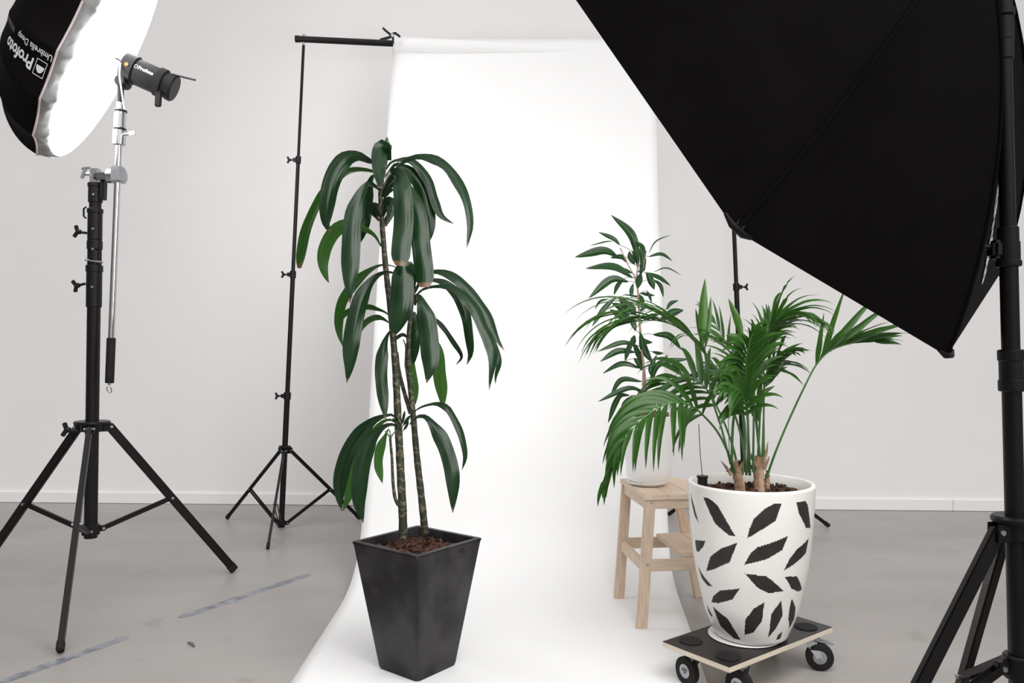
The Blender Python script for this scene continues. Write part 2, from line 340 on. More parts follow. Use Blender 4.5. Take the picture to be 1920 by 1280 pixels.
# ------------------------------------------------------------------ STANDS
def wing_knob(par, p, dirv, s=1.0, name='wing_knob'):
    """knob: shaft + winged handle"""
    dirv = Vector(dirv).normalized(); bm = bmesh.new(); p = Vector(p)
    cyl(bm, p, p+dirv*.022*s, .005*s, seg=12)
    cyl(bm, p+dirv*.020*s, p+dirv*.034*s, .009*s, seg=14, bev=.002*s)
    u, v = frame_of(dirv); q = p+dirv*.030*s
    beam(bm, q-v*.004*s, q+v*.022*s+dirv*.012*s, .006*s, .014*s, side=u, bev=.002*s)
    beam(bm, q+v*.004*s, q-v*.022*s+dirv*.012*s, .006*s, .014*s, side=u, bev=.002*s)
    return link(name, bm, M['blackp'], par)
def tripod(root, base, lean, zc, zh, rf, angs, sections, legw=(.030,.014), frac=.5, boltr=.004, double=False, collar_r=.045, hubr=.03):
    """lean = (dx/dz, dy/dz) of the column; sections = (z0, z1, r)"""
    def ax(z): return V(base[0]+lean[0]*z, base[1]+lean[1]*z, z)
    for (z0, z1, r_) in sections:
        bm = bmesh.new(); cyl(bm, ax(z0), ax(z1), r_, seg=24, bev=.001); link('column_section', bm, M['black'], root)
    bm = bmesh.new(); cyl(bm, ax(zc-.030), ax(zc+.012), collar_r*.62, seg=24, bev=.003)
    cyl(bm, ax(zc), ax(zc+.014), collar_r, seg=24, bev=.004)
    for a in angs:
        d = V(math.cos(a), math.sin(a), 0); s = V(-math.sin(a), math.cos(a), 0)
        for sg in (-1, 1): beam(bm, ax(zc-.016)+d*collar_r*.3+s*sg*legw[1]*.75, ax(zc-.016)+d*(collar_r+.008)+s*sg*legw[1]*.75, .003, .034, side=s, bev=.001)
    link('leg_collar', bm, M['black'], root)
    bm = bmesh.new(); cyl(bm, ax(zh-.022), ax(zh+.022), hubr, seg=24, bev=.003)
    for a in angs:
        d = V(math.cos(a), math.sin(a), 0); s = V(-math.sin(a), math.cos(a), 0)
        beam(bm, ax(zh), ax(zh)+d*(hubr+.022), legw[1]*.9, .024, side=s, bev=.002)
    link('brace_hub', bm, M['black'], root)
    for a, rr_ in zip(angs, rf if isinstance(rf, (list, tuple)) else [rf]*3):
        d = V(math.cos(a), math.sin(a), 0); s = V(-math.sin(a), math.cos(a), 0)
        top = ax(zc-.018)+d*collar_r; foot = V(base[0], base[1], 0)+d*rr_+V(0,0,.014)
        bm = bmesh.new(); beam(bm, top-(foot-top).normalized()*.008, foot, legw[1], legw[0], side=s, bev=.003)
        lg = link('leg', bm, M['black'], root)
        bm = bmesh.new(); dd = (foot-top).normalized(); beam(bm, foot-dd*.035, foot+dd*.004, legw[1]+.004, legw[0]+.004, side=s, bev=.004)
        link('foot_cap', bm, M['rubber'], lg)
        mid = top.lerp(foot, frac); h0 = ax(zh)+d*(hubr+.012)
        bm = bmesh.new()
        if double:
            for sg in (-1, 1): beam(bm, h0+s*sg*.008, mid+s*sg*.009, .003, .014, side=s, bev=.0008)
        else: beam(bm, h0, mid, legw[1]*.75, .020, side=s, bev=.002)
        link('brace', bm, M['black'], root)
        for q, e_ in ((mid, legw[1]*.5+.008), (h0, legw[1]*.5+.004), (top+V(0,0,.004), legw[1]*.75+.006)):
            bm = bmesh.new(); cyl(bm, q-s*e_, q+s*e_, boltr, seg=10); link('bolt', bm, M['steel'], lg)
    return ax
# left backdrop stand
def col(px0, py0, px1, py1, d):  # lean from image slope at that distance
    return None
b1 = thing('backdrop_stand', 'slim black tripod backdrop stand left of the white paper', 'stand', (-1.352,4.746,0))
def stand_collar(root, ax, z, r, kd, s=1.0):
    bm = bmesh.new(); cyl(bm, ax(z-.022), ax(z+.022), r, seg=20, bev=.003)
    beam(bm, ax(z)+V(*kd)*r*.6, ax(z)+V(*kd)*(r+.016), .018*s, .026*s, side=V(0,0,1).cross(V(*kd)), bev=.002)
    link('clamp_collar', bm, M['blackp'], root); wing_knob(root, ax(z)+V(*kd)*(r+.010), kd, s)
lean1 = ((BL.x+.045+1.352)/2.86, (4.82-4.746)/2.86)
ax = tripod(b1, (-1.352,4.746), lean1, .475, .035, [.49,.47,.48], [math.radians(x) for x in (-82.0, 149, 30)],
    [(.012,.775,.0165),(.775,1.50,.0135),(1.50,2.18,.011),(2.18,2.86,.0085)], legw=(.021,.012), frac=.56, double=True, collar_r=.036, hubr=.022)
stand_collar(b1, ax, .780, .021, (-1,0,0), .9); stand_collar(b1, ax, 1.495, .018, (-1,0,0), .9); stand_collar(b1, ax, 2.175, .016, (-1,0,0), .9)
bm = bmesh.new(); cyl(bm, ax(2.80), ax(2.925), .006, seg=12); cyl(bm, ax(2.905), ax(2.925), .010, seg=12, bev=.002); link('top_pin', bm, M['steel'], b1)
# right backdrop stand
b2s = thing('backdrop_stand', 'slim black backdrop stand behind the palm, its pole rising behind the softbox', 'stand', (1.42,4.92,0))
lean2 = ((1.30-1.42)/2.8, (4.90-4.92)/2.8)
ax = tripod(b2s, (1.42,4.92), lean2, .365, .035, .47, [math.radians(x) for x in (-98.0, 158, -18)],
    [(.012,.70,.0165),(.70,1.44,.0150),(1.44,2.15,.0125),(2.15,2.80,.010)], legw=(.021,.012), frac=.56, double=True, collar_r=.036, hubr=.022)
stand_collar(b2s, ax, .84, .021, (-1,0,0), .9); stand_collar(b2s, ax, 1.43, .020, (1,0,0), .9); stand_collar(b2s, ax, 2.13, .016, (1,0,0), .9)
# left heavy light stand
LX, LY = -1.797, 3.45
l1 = thing('light_stand', 'heavy black tripod light stand carrying the chrome boom and lit umbrella', 'stand', (LX,LY,0))
lean3 = (.014, 0)
ax = tripod(l1, (LX,LY), lean3, .748, .300, [.635,.627,.64], [math.radians(x) for x in (-70.9, 41, 166)],
    [(.265,1.25,.0265)], legw=(.036,.020), frac=.47, boltr=.006, collar_r=.072, hubr=.036)
bm = bmesh.new()
for z0, z1, r_ in ((1.245,1.40,.031),(1.395,1.425,.034),(1.425,1.49,.028),(1.49,1.53,.031),(1.53,1.66,.029),(1.645,1.665,.032)): cyl(bm, ax(z0), ax(z1), r_, seg=28, bev=.003)
link('lower_casting', bm, M['blackp'], l1)
bm = bmesh.new()
for z0, z1, r_ in ((1.66,1.70,.024),(1.69,1.765,.0285),(1.755,1.775,.031)): cyl(bm, ax(z0), ax(z1), r_, seg=28, bev=.003)
beam(bm, ax(1.70)+V(.038,-.01,0), ax(1.79)+V(.040,-.01,0), .018, .03, side=(1,0,0))
link('upper_casting', bm, M['blackp'], l1)
wing_knob(l1, ax(1.56)+V(-.03,-.01,0), (-1,-.1,.15), 1.15); wing_knob(l1, ax(1.345)+V(-.033,-.01,0), (-1,-.1,-.25), 1.15)
bm = bmesh.new(); tube(bm, [P(160,388,3.43)+V(.004,0,0), P(157,391,3.43), P(157,405,3.43), P(161,409,3.43)], .004, 8); link('eye_lug', bm, M['blackp'], l1)
bm = bmesh.new(); cyl(bm, ax(1.445)+V(-.030,-.02,.0), ax(1.440)+V(.045,-.02,-.005), .004, seg=8); tube(bm, [ax(1.44)+V(-.02,-.034,.012), ax(1.44)+V(0,-.037,.0), ax(1.44)+V(.02,-.034,-.002)], .002, 6); link('safety_pin', bm, M['steel'], l1)
for z in (1.33,1.49,1.575,1.72):
    bm = bmesh.new(); cyl(bm, ax(z)+V(.008,-.020,0), ax(z)+V(.009,-.036,0), .005, seg=8); link('set_screw', bm, M['steel'], l1)
wing_knob(l1, P(132,812,3.40)+V(.03,0,.01), (-1,-.3,.15), 1.3)
# chrome boom with grip clamp
bt = P(227,172,3.36); bb = P(204.5,738,3.36); bdv = (bb-bt).normalized()
def bp_(py): return bt+bdv*((py-172)/(738-172)*(bb-bt).length)
bo = thing('boom_arm', 'tilted chrome boom pole with black foam grip and hook, clamped beside the stand top', 'boom pole', bt)
bm = bmesh.new(); tube(bm, [bp_(272), bp_(636)], .0125, 24); link('pole', bm, M['chrome'], bo)
bm = bmesh.new(); cyl(bm, bp_(633), bp_(718), .0175, seg=24, bev=.003); link('foam_grip', bm, M['rubber'], bo)
bm = bmesh.new(); cyl(bm, bp_(717), bp_(722), .006, seg=10)
hc = bp_(730); tube(bm, [hc+V(math.sin(a)*.009, -math.cos(a)*.006, math.cos(a)*.014) for a in [x*2*PI/16 for x in range(15)]], .0025, 8); link('hook', bm, M['chrome'], bo)
bm = bmesh.new()
for a, b_, r_ in ((205,250,.0235),(240,272,.0255),(192,206,.016)): cyl(bm, bp_(a), bp_(b_), r_, seg=28, bev=.002)
link('socket', bm, M['chrome'], bo, label='bright chrome socket at the top of the boom')
bm = bmesh.new()
bm.free()
for a in (207,241): bm = bmesh.new(); cyl(bm, bp_(a), bp_(a+3.5), .0262, seg=28); link('joint_ring', bm, M['blackp'], bo)
bm = bmesh.new(); q = bp_(253)+V(.02,-.01,0); cyl(bm, q, q+V(.045,-.01,.0), .006, seg=12); beam(bm, q+V(.03,-.01,0), q+V(.055,-.012,.004), .016, .010, side=(0,0,1)); link('lever', bm, M['chrome'], bo)
# clamp head between stand and boom
ch = thing('grip_head', 'shiny silver grip clamp joining the boom pole to the stand top', 'clamp', P(200,330,3.40))
gz = bp_(327)
bm = bmesh.new(); cyl(bm, gz+V(-.030,.03,0), gz+V(.012,.03,0), .034, seg=28, bev=.003); cyl(bm, gz+V(-.056,.035,0), gz+V(-.028,.032,0), .031, seg=28, bev=.003); link('disc', bm, M['chrome'], ch)
bm = bmesh.new(); beam(bm, gz+V(0,.0,-.034), gz+V(0,.0,.034), .046, .042, side=(1,0,0), bev=.006); link('boom_clamp', bm, M['steel'], ch)
bm = bmesh.new(); beam(bm, ax(1.765), ax(1.835), .040, .034, side=(1,0,0), bev=.006); beam(bm, ax(1.80), gz+V(-.04,.03,0), .030, .030, side=(0,0,1), bev=.004); link('stud_block', bm, M['chrome'], ch)
bm = bmesh.new(); q = ax(1.81)+V(-.02,-.01,0); cyl(bm, q, q+V(-.02,-.005,.0), .008, seg=12); beam(bm, q+V(-.012,-.01,.022), q+V(-.028,-.012,-.022), .014, .012, side=(1,0,0), bev=.003); beam(bm, q+V(-.03,-.01,.02), q+V(.01,-.012,.024), .010, .010, side=(0,1,0), bev=.003); link('tee_handle', bm, M['chrome'], ch)
# ------------------------------------------------------------------ UMBRELLA
n_ = V(.838,.331,-.434).normalized()
e1 = n_.cross(V(0,0,1)).normalized(); e2 = e1.cross(n_).normalized()
if e1.y > 0: e1 = -e1
UC = P(184,91,3.42); UR = .517; UD = .30
um = thing('umbrella', 'deep black photo umbrella with glowing white front diffuser, above the boom', 'umbrella', UC)
def um_rib(a, th, ex=0):
    return UC+(e1*math.cos(a)+e2*math.sin(a))*(UR+ex)*math.cos(th)**.9-n_*(UD+ex)*math.sin(th)**1.05
def um_surf(a, th, ex=0):
    k = a/(2*PI/16); k0 = math.floor(k); fr = k-k0
    p = um_rib(k0*2*PI/16, th, ex).lerp(um_rib((k0+1)*2*PI/16, th, ex), fr)
    sag = 4*fr*(1-fr)*.010
    c0 = UC-n_*UD*math.sin(th)
    return p+(c0-p).normalized()*sag if (c0-p).length > 1e-4 else p
bm = bmesh.new(); NA = 16*8; NT = 22
rows = [[bm.verts.new(um_surf(2*PI*k/NA, j/NT*PI/2*.985)) for k in range(NA)] for j in range(NT+1)]
for a, b_ in zip(rows, rows[1:]):
    for k in range(NA): bm.faces.new((a[k], a[(k+1)%NA], b_[(k+1)%NA], b_[k]))
bm.faces.new(rows[-1])
cn = link('canopy', bm, [M['fabric'], M['silver']], um)
so = cn.modifiers.new('lining', 'SOLIDIFY'); so.thickness = .003; so.offset = -1
bm = bmesh.new(); pts = [um_surf(2*PI*k/NA, 0, .002) for k in range(NA)]; tube(bm, pts+[pts[0]], .0042, 8, cap=False); link('piping', bm, M['piping'], cn)
# skirt gathered towards the lit diffuser, grey for the fabric's unlit edge
SKD = .048; SKR = .93
bm = bmesh.new(); rows = []; NA2 = 360
for j in range(9):
    t_ = j/8; row = []
    for k in range(NA2):
        a = 2*PI*k/NA2; p0 = um_surf(a, 0, -.002); rad = (p0-UC)
        pk = noise.noise(V(math.cos(a)*6, math.sin(a)*6, t_*.8))*1.6+noise.noise(V(math.cos(a)*19, math.sin(a)*19, t_*2+5))*1.1
        r_ = 1-(1-SKR)*t_**1.6
        row.append(bm.verts.new(UC+rad*(r_+pk*.007*math.sin(t_*PI)*1.4)+n_*(SKD*t_**.8+pk*.006*math.sin(t_*PI))))
    rows.append(row)
for a, b_ in zip(rows, rows[1:]):
    for k in range(NA2): bm.faces.new((a[k], a[(k+1)%NA2], b_[(k+1)%NA2], b_[k]))
link('skirt', bm, M['skirt'], um)
bm = bmesh.new(); rows = []
for j in range(11):
    t_ = j/10; r_ = SKR*(1-t_)+.0001
    rows.append([bm.verts.new(UC+(e1*math.cos(2*PI*k/96)+e2*math.sin(2*PI*k/96))*UR*(SKR*1.004)*math.cos(t_*PI/2*.98)+n_*(SKD+.025*math.sin(t_*PI/2))) for k in range(96)])
for a, b_ in zip(rows, rows[1:]):
    for k in range(96): bm.faces.new((a[k], a[(k+1)%96], b_[(k+1)%96], b_[k]))
bm.faces.new(rows[-1])
link('diffuser', bm, M['glow'], um, label='glowing white front diffuser')
for k in range(16):
    bm = bmesh.new(); a = 2*PI*k/16; tube(bm, [um_rib(a, j/10*PI/2*.98, -.007) for j in range(11)], .0022, 6); link('rib', bm, M['steel'], um)
shq = P(300,128,3.32); shs = UC-n_*.31; sht = P(366,150,3.335)
bm = bmesh.new(); tube(bm, [shs, UC+n_*.1, sht], .004, 12); link('shaft', bm, M['blackp'], um)
# prints on the canopy
def projpx(p): return (960+F*p.x/p.y, 640-F*(p.z-H)/p.y)
def rimang(tx, ty): return min([2*PI*k/720 for k in range(720)], key=lambda a: math.hypot(projpx(um_surf(a, .04))[0]-tx, projpx(um_surf(a, .04))[1]-ty))
A0 = rimang(95, 128)
def um_text_map(x, y):    # x along rim->apex (m), y along circumference (m)
    th = .05+x/.42; r_ = UR*math.cos(th)**.9
    return um_surf(A0+y*SGN/max(r_,.1), th, .004)
SGN = 1
p00, p10, p01 = um_text_map(.05,0), um_text_map(.10,0), um_text_map(.05,.05)
outw = (p00-(UC-n_*.15)).normalized()
if (p10-p00).cross(p01-p00).dot(outw) < 0: SGN = -1
bm = bmesh.new()
sz = .066
mpx = lambda x, y: um_text_map(x+.075, y)
text_mesh(bm, 'Profoto', mpx, sz, .0022)
lg = lambda x, y: um_text_map(x, y)
stroke_mapped(bm, [(.006,-.012),(.062,-.012),(.062,.050),(.006,.050)], .0028, lg)
poly_mapped(bm, [(.012+.022+.022*math.cos(a), .010+.028*math.sin(a)) for a in [PI*k/12 for k in range(13)]][::1], lg)
text_mesh(bm, 'Umbrella Deep', lambda x, y: um_text_map(x-.010, y-.052), .036, .0006)
link('logo_print', bm, M['white'], cn, smooth='keep')
bm = bmesh.new(); text_mesh(bm, 'White M', lambda x, y: um_text_map(x+.245, y-.052), .036, .0004)
link('size_print', bm, M['greyprint'], cn, smooth='keep')
# ------------------------------------------------------------------ FLASH HEAD (left)
def head(root, o, dx, up_, L=.20, R=.056, printing=True):
    """o = front end (towards modifier), dx = unit direction away from the modifier"""
    dx = dx.normalized(); sd = dx.cross(up_).normalized(); up_ = sd.cross(dx).normalized()
    def Q(a, s, u): return o+dx*a+sd*s+up_*u
    bm = bmesh.new(); tube(bm, [Q(0,0,0),Q(.004,0,0),Q(.05,0,0),Q(.056,0,0)], [R*.98,R*1.10,R*1.14,R*1.02], 32); link('front_collar', bm, M['blackp'], root)
    bm = bmesh.new(); tube(bm, [Q(.05,0,0), Q(L-.06,0,0), Q(L-.058,0,0)], [R,R,R*.9], 32); link('barrel', bm, M['blackp'], root)
    bm = bmesh.new(); tube(bm, [Q(L-.062,0,0),Q(L-.060,0,0),Q(L-.035,0,0),Q(L-.033,0,0)], [R*.9,R*1.12,R*1.12,R], 32); link('rear_band', bm, M['rubber'], root)
    bm = bmesh.new(); tube(bm, [Q(L-.033,0,0),Q(L-.012,0,0),Q(L-.010,0,0),Q(L+.006,0,0),Q(L+.012,0,0)], [R*.98,R*.98,R*1.05,R*1.05,R*.96], 32); link('rear_cap', bm, M['blackp'], root)
    bm = bmesh.new(); beam(bm, Q(L-.048,0,0)+sd*R*.55*(1 if sd.y<0 else -1)+V(0,0,-R*.5), Q(L-.048,0,0)+sd*R*.6*(1 if sd.y<0 else -1)+V(-.004,0,-R*1.0-.055), .026, .014, side=V(1,0,0), bev=.004); link('grip_handle', bm, M['rubber'], root)
    bm = bmesh.new(); beam(bm, Q(.02,0,-R*.8), Q(.02,0,-R*.8)+V(-.008,0,-.045), .040, .046, side=V(1,0,0), bev=.008)
    cyl(bm, Q(.02,0,-R)+V(0,-.035,-.010), Q(.02,0,-R)+V(0,.035,-.010), .022, seg=20, bev=.003); link('tilt_bracket', bm, M['blackp'], root)
    if printing:
        ns = sd if sd.y < 0 else -sd
        uu = up_
        def pm(x, y):   # on the barrel side facing the camera
            a = y/R; return Q(.058+x, 0, 0)+(ns*math.cos(a)+uu*math.sin(a))*(R*1.012)
        bm = bmesh.new(); text_mesh(bm, 'Profoto', lambda x, y: pm(x+.014, y+.004), .020, .0006)
        stroke_mapped(bm, [(.0,.004),(.010,.004),(.010,.017),(.0,.017)], .0015, pm)
        link('logo_print', bm, M['white'], root, smooth='keep')
        bm = bmesh.new(); q = Q(.03,0,0)+ns*R*1.13; cyl(bm, q, q+ns*.003+up_*.0, .008, seg=16); link('amber_badge', bm, M['gold'], root)
    return Q
hd = thing('flash_head', 'black studio flash head on the boom top firing into the umbrella', 'flash', P(275,140,3.33))
fo = P(232,124,3.34)
Q = head(hd, fo, V(.94,.16,-.40), V(0,0,1), L=.205, R=.054)
bm = bmesh.new(); tube(bm, crom([P(226,118,3.28), P(224,140,3.27), P(228,170,3.28), P(233,205,3.31)], 14), .0035, 8); link('white_strap', bm, M['white'], hd)
bm = bmesh.new(); cyl(bm, bp_(196), P(226,150,3.36), .013, seg=18, bev=.002); link('stud', bm, M['blackp'], hd)
# ------------------------------------------------------------------ RIGHT STAND + SOFTBOX
RX, RY = .935, 1.50
r1 = thing('light_stand', 'black light stand at the right edge holding the large softbox', 'stand', (RX,RY,0))
lean4 = (-.024, 0)
ax4 = tripod(r1, (RX+.014,RY), lean4, .765, .50, [.50,.50,.50], [math.radians(x) for x in (191, 80, -48)],
    [(.44,1.02,.0165),(1.02,1.27,.0155),(1.27,1.63,.0135)], legw=(.030,.016), frac=.52, boltr=.005, collar_r=.040, hubr=.026, double=True)
bm = bmesh.new()
for z0, z1, r_ in ((1.008,1.030,.0225),(1.028,1.066,.0205),(1.064,1.085,.0225)): cyl(bm, ax4(z0), ax4(z1), r_, seg=28, bev=.002)
link('lower_joint', bm, M['blackp'], r1)
bm = bmesh.new()
for z0, z1, r_ in ((1.238,1.250,.0215),(1.248,1.285,.0195),(1.283,1.312,.0180)): cyl(bm, ax4(z0), ax4(z1), r_, seg=28, bev=.002)
beam(bm, ax4(1.27)+V(-.014,0,0), ax4(1.27)+V(-.034,0,0), .034, .030, side=(0,0,1), bev=.006)
link('middle_joint', bm, M['blackp'], r1)
wing_knob(r1, ax4(1.275)+V(-.03,0,0), (-1,0,0), 1.1)
bm = bmesh.new()
for z0, z1, r_ in ((1.62,1.66,.0165),(1.655,1.70,.0175),(1.70,1.715,.020),(1.712,1.86,.0165)): cyl(bm, ax4(z0), ax4(z1), r_, seg=28, bev=.002)
link('upper_joint', bm, M['blackp'], r1)
# softbox: octagonal
bc = V(.616,1.789,1.746); ba, be, bs = 2.26, 2.686, 6.275; BR_ = .75
bn = V(math.cos(be)*math.cos(ba), math.cos(be)*math.sin(ba), math.sin(be)); bu = V(-math.sin(ba), math.cos(ba), 0); bv = bn.cross(bu)
sb = thing('softbox', 'large black octagonal softbox seen from behind, filling the upper right', 'softbox', bc)
RV = [bc+(bu*math.cos(bs+2*PI*k/8)+bv*math.sin(bs+2*PI*k/8))*BR_ for k in range(8)]
apex = bc+bn*.40
AR = .075
def sb_rib(k, t_, ex=0):
    v = RV[k%8]; A_ = apex+(v-bc).normalized()*AR; b_ = .098
    ct = (v+A_)/2+bn*b_+(v-bc)*b_*.8
    return v*(1-t_)**2+ct*2*t_*(1-t_)+A_*t_*t_+bn*ex
def sb_surf(a, t_, ex=0):
    k0 = int(math.floor(a)); fr = a-k0
    p = sb_rib(k0, t_).lerp(sb_rib(k0+1, t_), fr); ax_ = bc+bn*.40*t_
    sag = 4*fr*(1-fr)*.014*math.sin(PI*t_)
    return p+(ax_-p).normalized()*sag+(p-ax_).normalized()*ex
bm = bmesh.new(); NA = 8*10; NT = 24
rows = [[bm.verts.new(sb_surf(k/10, j/NT)) for k in range(NA)] for j in range(NT+1)]
for a, b_ in zip(rows, rows[1:]):
    for k in range(NA): bm.faces.new((a[k], a[(k+1)%NA], b_[(k+1)%NA], b_[k]))
sk = link('shell', bm, [M['fabric'], M['silver']], sb)
for k in range(8):
    bm = bmesh.new(); tube(bm, [sb_rib(k, j/14, .001)+(sb_rib(k, j/14)-(bc+bn*.4*j/14)).normalized()*.0005 for j in range(15)], .0035, 8)
    link('rod_sleeve', bm, M['fabric'], sk)
    v = RV[k]; rd = (v-bc).normalized(); tg = bn.cross(rd)
    bm = bmesh.new(); tube(bm, [v-tg*.030-rd*.011+bn*.003, v-tg*.012+rd*.000+bn*.003, v+tg*.012+rd*.000+bn*.003, v+tg*.030-rd*.011+bn*.003], [.003,.006,.006,.003], 10)
    beam(bm, v-rd*.002, v-rd*.028+bn*.014, .022, .008, side=tg, bev=.003)
    link('corner_cap', bm, M['blackp'], sk)
bm = bmesh.new(); vs = [bm.verts.new(bc+(v-bc)*.965+bn*.004) for v in RV]; bm.faces.new(vs)
so = link('diffuser', bm, M['boxglow'], sb, label='white glowing front diffuser')
bm = bmesh.new(); tube(bm, [apex-bn*.012, apex-bn*.010, apex+bn*.018, apex+bn*.020], [AR*1.0,AR*1.08,AR*1.08,AR], 32); link('speed_ring', bm, M['blackp'], sb)
# logo on the narrow lower right panel
def sb_text(x, y, a0=2.78, t0=.12):
    # x: along the panel edge from near rod 3 side upward ; y: across
    q = sb_surf(a0, t0); return q
def sbt(x, y):      # runs down the panel beside the pole
    q = x/.20; return sb_surf(2.17+.18*q+SG2*y*1.66, .385-.26*q+SG2*y*.70, .004)
SG2 = 1
p00, p10, p01 = sbt(0,0), sbt(.05,0), sbt(0,.03)
if (p10-p00).cross(p01-p00).dot(p00-(bc+bn*.1)) < 0: SG2 = -1
bm = bmesh.new()
text_mesh(bm, 'Profoto', lambda x, y: sbt(x+.050, y-.010), .052, .0022)
stroke_mapped(bm, [(.006,-.012),(.044,-.012),(.044,.034),(.006,.034)], 0.004, sbt)
poly_mapped(bm, [(.025+.014*math.cos(a), .000+.022*math.sin(a)) for a in [PI*k/12 for k in range(13)]], sbt)
link('logo_print', bm, M['white'], sk, smooth='keep')
hd2 = thing('flash_head', 'black studio flash head at the back of the octagonal softbox', 'flash', apex)
head(hd2, apex+bn*.02, bn, V(0,0,1), L=.20, R=.052, printing=False)
bm = bmesh.new(); cyl(bm, ax4(1.85), apex+bn*.04+V(0,0,-.05), .011, seg=16); link('stud', bm, M['blackp'], hd2)
# ------------------------------------------------------------------ STOOL
def Sx(u, v, z): return V(.507, 3.082, 0)+V(-.12,.993,0)*u+V(.993,.12,0)*v+V(0,0,z)
uD = V(-.12,.993,0); vD = V(.993,.12,0)
stl = thing('step_stool', 'small birch wood step stool under the white fig pot', 'stool', Sx(.19,.13,0))
SZ = .515
bm = bmesh.new()
for k in range(3):
    w3 = .27/3; prism(bm, [Sx(0,k*w3+.0004,0)[:2], Sx(0,(k+1)*w3-.0004,0)[:2], Sx(.385,(k+1)*w3-.0004,0)[:2], Sx(.385,k*w3+.0004,0)[:2]], SZ-.019, SZ, .0015)
link('seat', bm, M['woodseat'], stl, smooth=False)
LW = .042; LT = .020
legs = {}
for nm, u, vt, vb in (('a',.020,.024,-.010),('b',.365,.024,-.010),('c',.020,.235,.345),('d',.365,.235,.345)):
    bm = bmesh.new(); beam(bm, Sx(u,vb,.001), Sx(u,vt,SZ-.0195), LW, LT, side=vD, bev=.002); link('leg', bm, M['wood'], stl, smooth=False)
    legs[nm] = (u, vt, vb)
def legv(nm, z): u, vt, vb = legs[nm]; return vb+(vt-vb)*z/(SZ-.02)
for u in (.020,.365):
    n1, n2 = ('a','c') if u < .1 else ('b','d')
    bm = bmesh.new(); beam(bm, Sx(u,legv(n1,.478)+.018,.478), Sx(u,legv(n2,.478)-.018,.478), .036, .018, side=(0,0,1)); link('apron', bm, M['woodseat'], stl, smooth=False)
    z = .243
    bm = bmesh.new(); beam(bm, Sx(u,legv(n1,z)+.018,z), Sx(u,legv(n2,z)-.018,z), .044, .018, side=(0,0,1)); link('side_rail', bm, M['woodseat'], stl, smooth=False)
bm = bmesh.new(); beam(bm, Sx(.03,legv('a',.475)-.004,.475), Sx(.355,legv('b',.475)-.004,.475), .040, .018, side=(0,0,1)); link('apron', bm, M['wood'], stl, smooth=False)
bm = bmesh.new(); beam(bm, Sx(.03,legv('a',.235),.235), Sx(.355,legv('b',.235),.235), .044, .018, side=(0,0,1)); link('back_rail', bm, M['wood'], stl, smooth=False)
bm = bmesh.new(); beam(bm, Sx(.032,.235,.475), Sx(.353,.235,.475), .040, .018, side=(0,0,1)); link('apron', bm, M['wood'], stl, smooth=False)
bm = bmesh.new()
for k in range(2): prism(bm, [Sx(.032,.150+k*.11,0)[:2], Sx(.032,.259+k*.11,0)[:2], Sx(.353,.259+k*.11,0)[:2], Sx(.353,.150+k*.11,0)[:2]], .266, .284, .0015)
link('step', bm, M['woodseat'], stl, smooth=False)
for z in (.478,.243):
    bm = bmesh.new(); q = Sx(.008, legv('a',z)+.004, z+.006); cyl(bm, q, q-uD*.003, .0035, seg=12); link('screw', bm, M['steel'], stl)
# ------------------------------------------------------------------ LEAF HELPERS
def view_side(roll=0, r0=0, nb=.4):
    def fn(t_, d, p):
        k_ = max(0, 1-t_/nb); rl = roll+r0*k_*k_*(3-2*k_)
        vw = (p-V(0,0,H)).normalized(); s = d.cross(vw)
        if s.length < .05: s = V(1,0,0)
        s.normalize(); return s*math.cos(rl)+vw*math.sin(rl)
    return fn
def strap(t_):      # dracaena blade: narrow base, broad middle, pointed tip
    return max(.04, min(1, .24+.1*t_+5*t_*t_))*(1-max(0,(t_-.72)/.28)**1.7*.97)*(.90+.10*math.sin(PI*t_))
def strapblunt(t_): return max(.04, min(1, .22+1.9*t_))*(1-max(0,(t_-.9)/.1)**2*.55)
def lance(t_): return max(.05, math.sin(PI*min(1, t_*.97+.03))**.75)*(1.0 if t_<.6 else 1-(t_-.6)*.35)
def short(t_): return max(.3, math.sin(PI*(.25+.72*t_)))
# ------------------------------------------------------------------ DRACAENA
DD = 2.74
dr = thing('potted_dracaena', 'tall dracaena with drooping strap leaves in a tapered square charcoal planter', 'potted plant', (-.319,2.7375,0))
def sqring(s, z, ang, rr_=.0, c=(-.319,2.7375)):
    """rounded square ring"""
    out = []; h = s/2; k = 5
    for q in range(4):
        for j in range(k+1):
            a = q*PI/2+j*(PI/2)/k; sx_ = (1 if q in (0,3) else -1); sy_ = (1 if q in (0,1) else -1)
            x = sx_*(h-rr_)+rr_*math.cos(a); y = sy_*(h-rr_)+rr_*math.sin(a)
            out.append((c[0]+x*math.cos(ang)-y*math.sin(ang), c[1]+x*math.sin(ang)+y*math.cos(ang), z))
    return out
def loft(bm, rings, capb=True, capt=True):
    vr = [[bm.verts.new(p) for p in r_] for r_ in rings]
    for a, b_ in zip(vr, vr[1:]):
        n = len(a)
        for k in range(n): bm.faces.new((a[k], a[(k+1)%n], b_[(k+1)%n], b_[k]))
    if capb: bm.faces.new(vr[0][::-1])
    if capt: bm.faces.new(vr[-1])
AN = math.radians(51.5)
bm = bmesh.new(); PH = .432
loft(bm, [sqring(.172,.0,AN,.014), sqring(.184,.004,AN,.016), sqring(.190,.014,AN,.014), sqring(.306,PH-.012,AN,.010), sqring(.312,PH-.005,AN,.010), sqring(.310,PH-.001,AN,.010), sqring(.304,PH,AN,.009),
    sqring(.276,PH,AN,.008), sqring(.272,PH-.003,AN,.008), sqring(.268,PH-.06,AN,.008)], True, True)
link('planter', bm, M['planter'], dr)
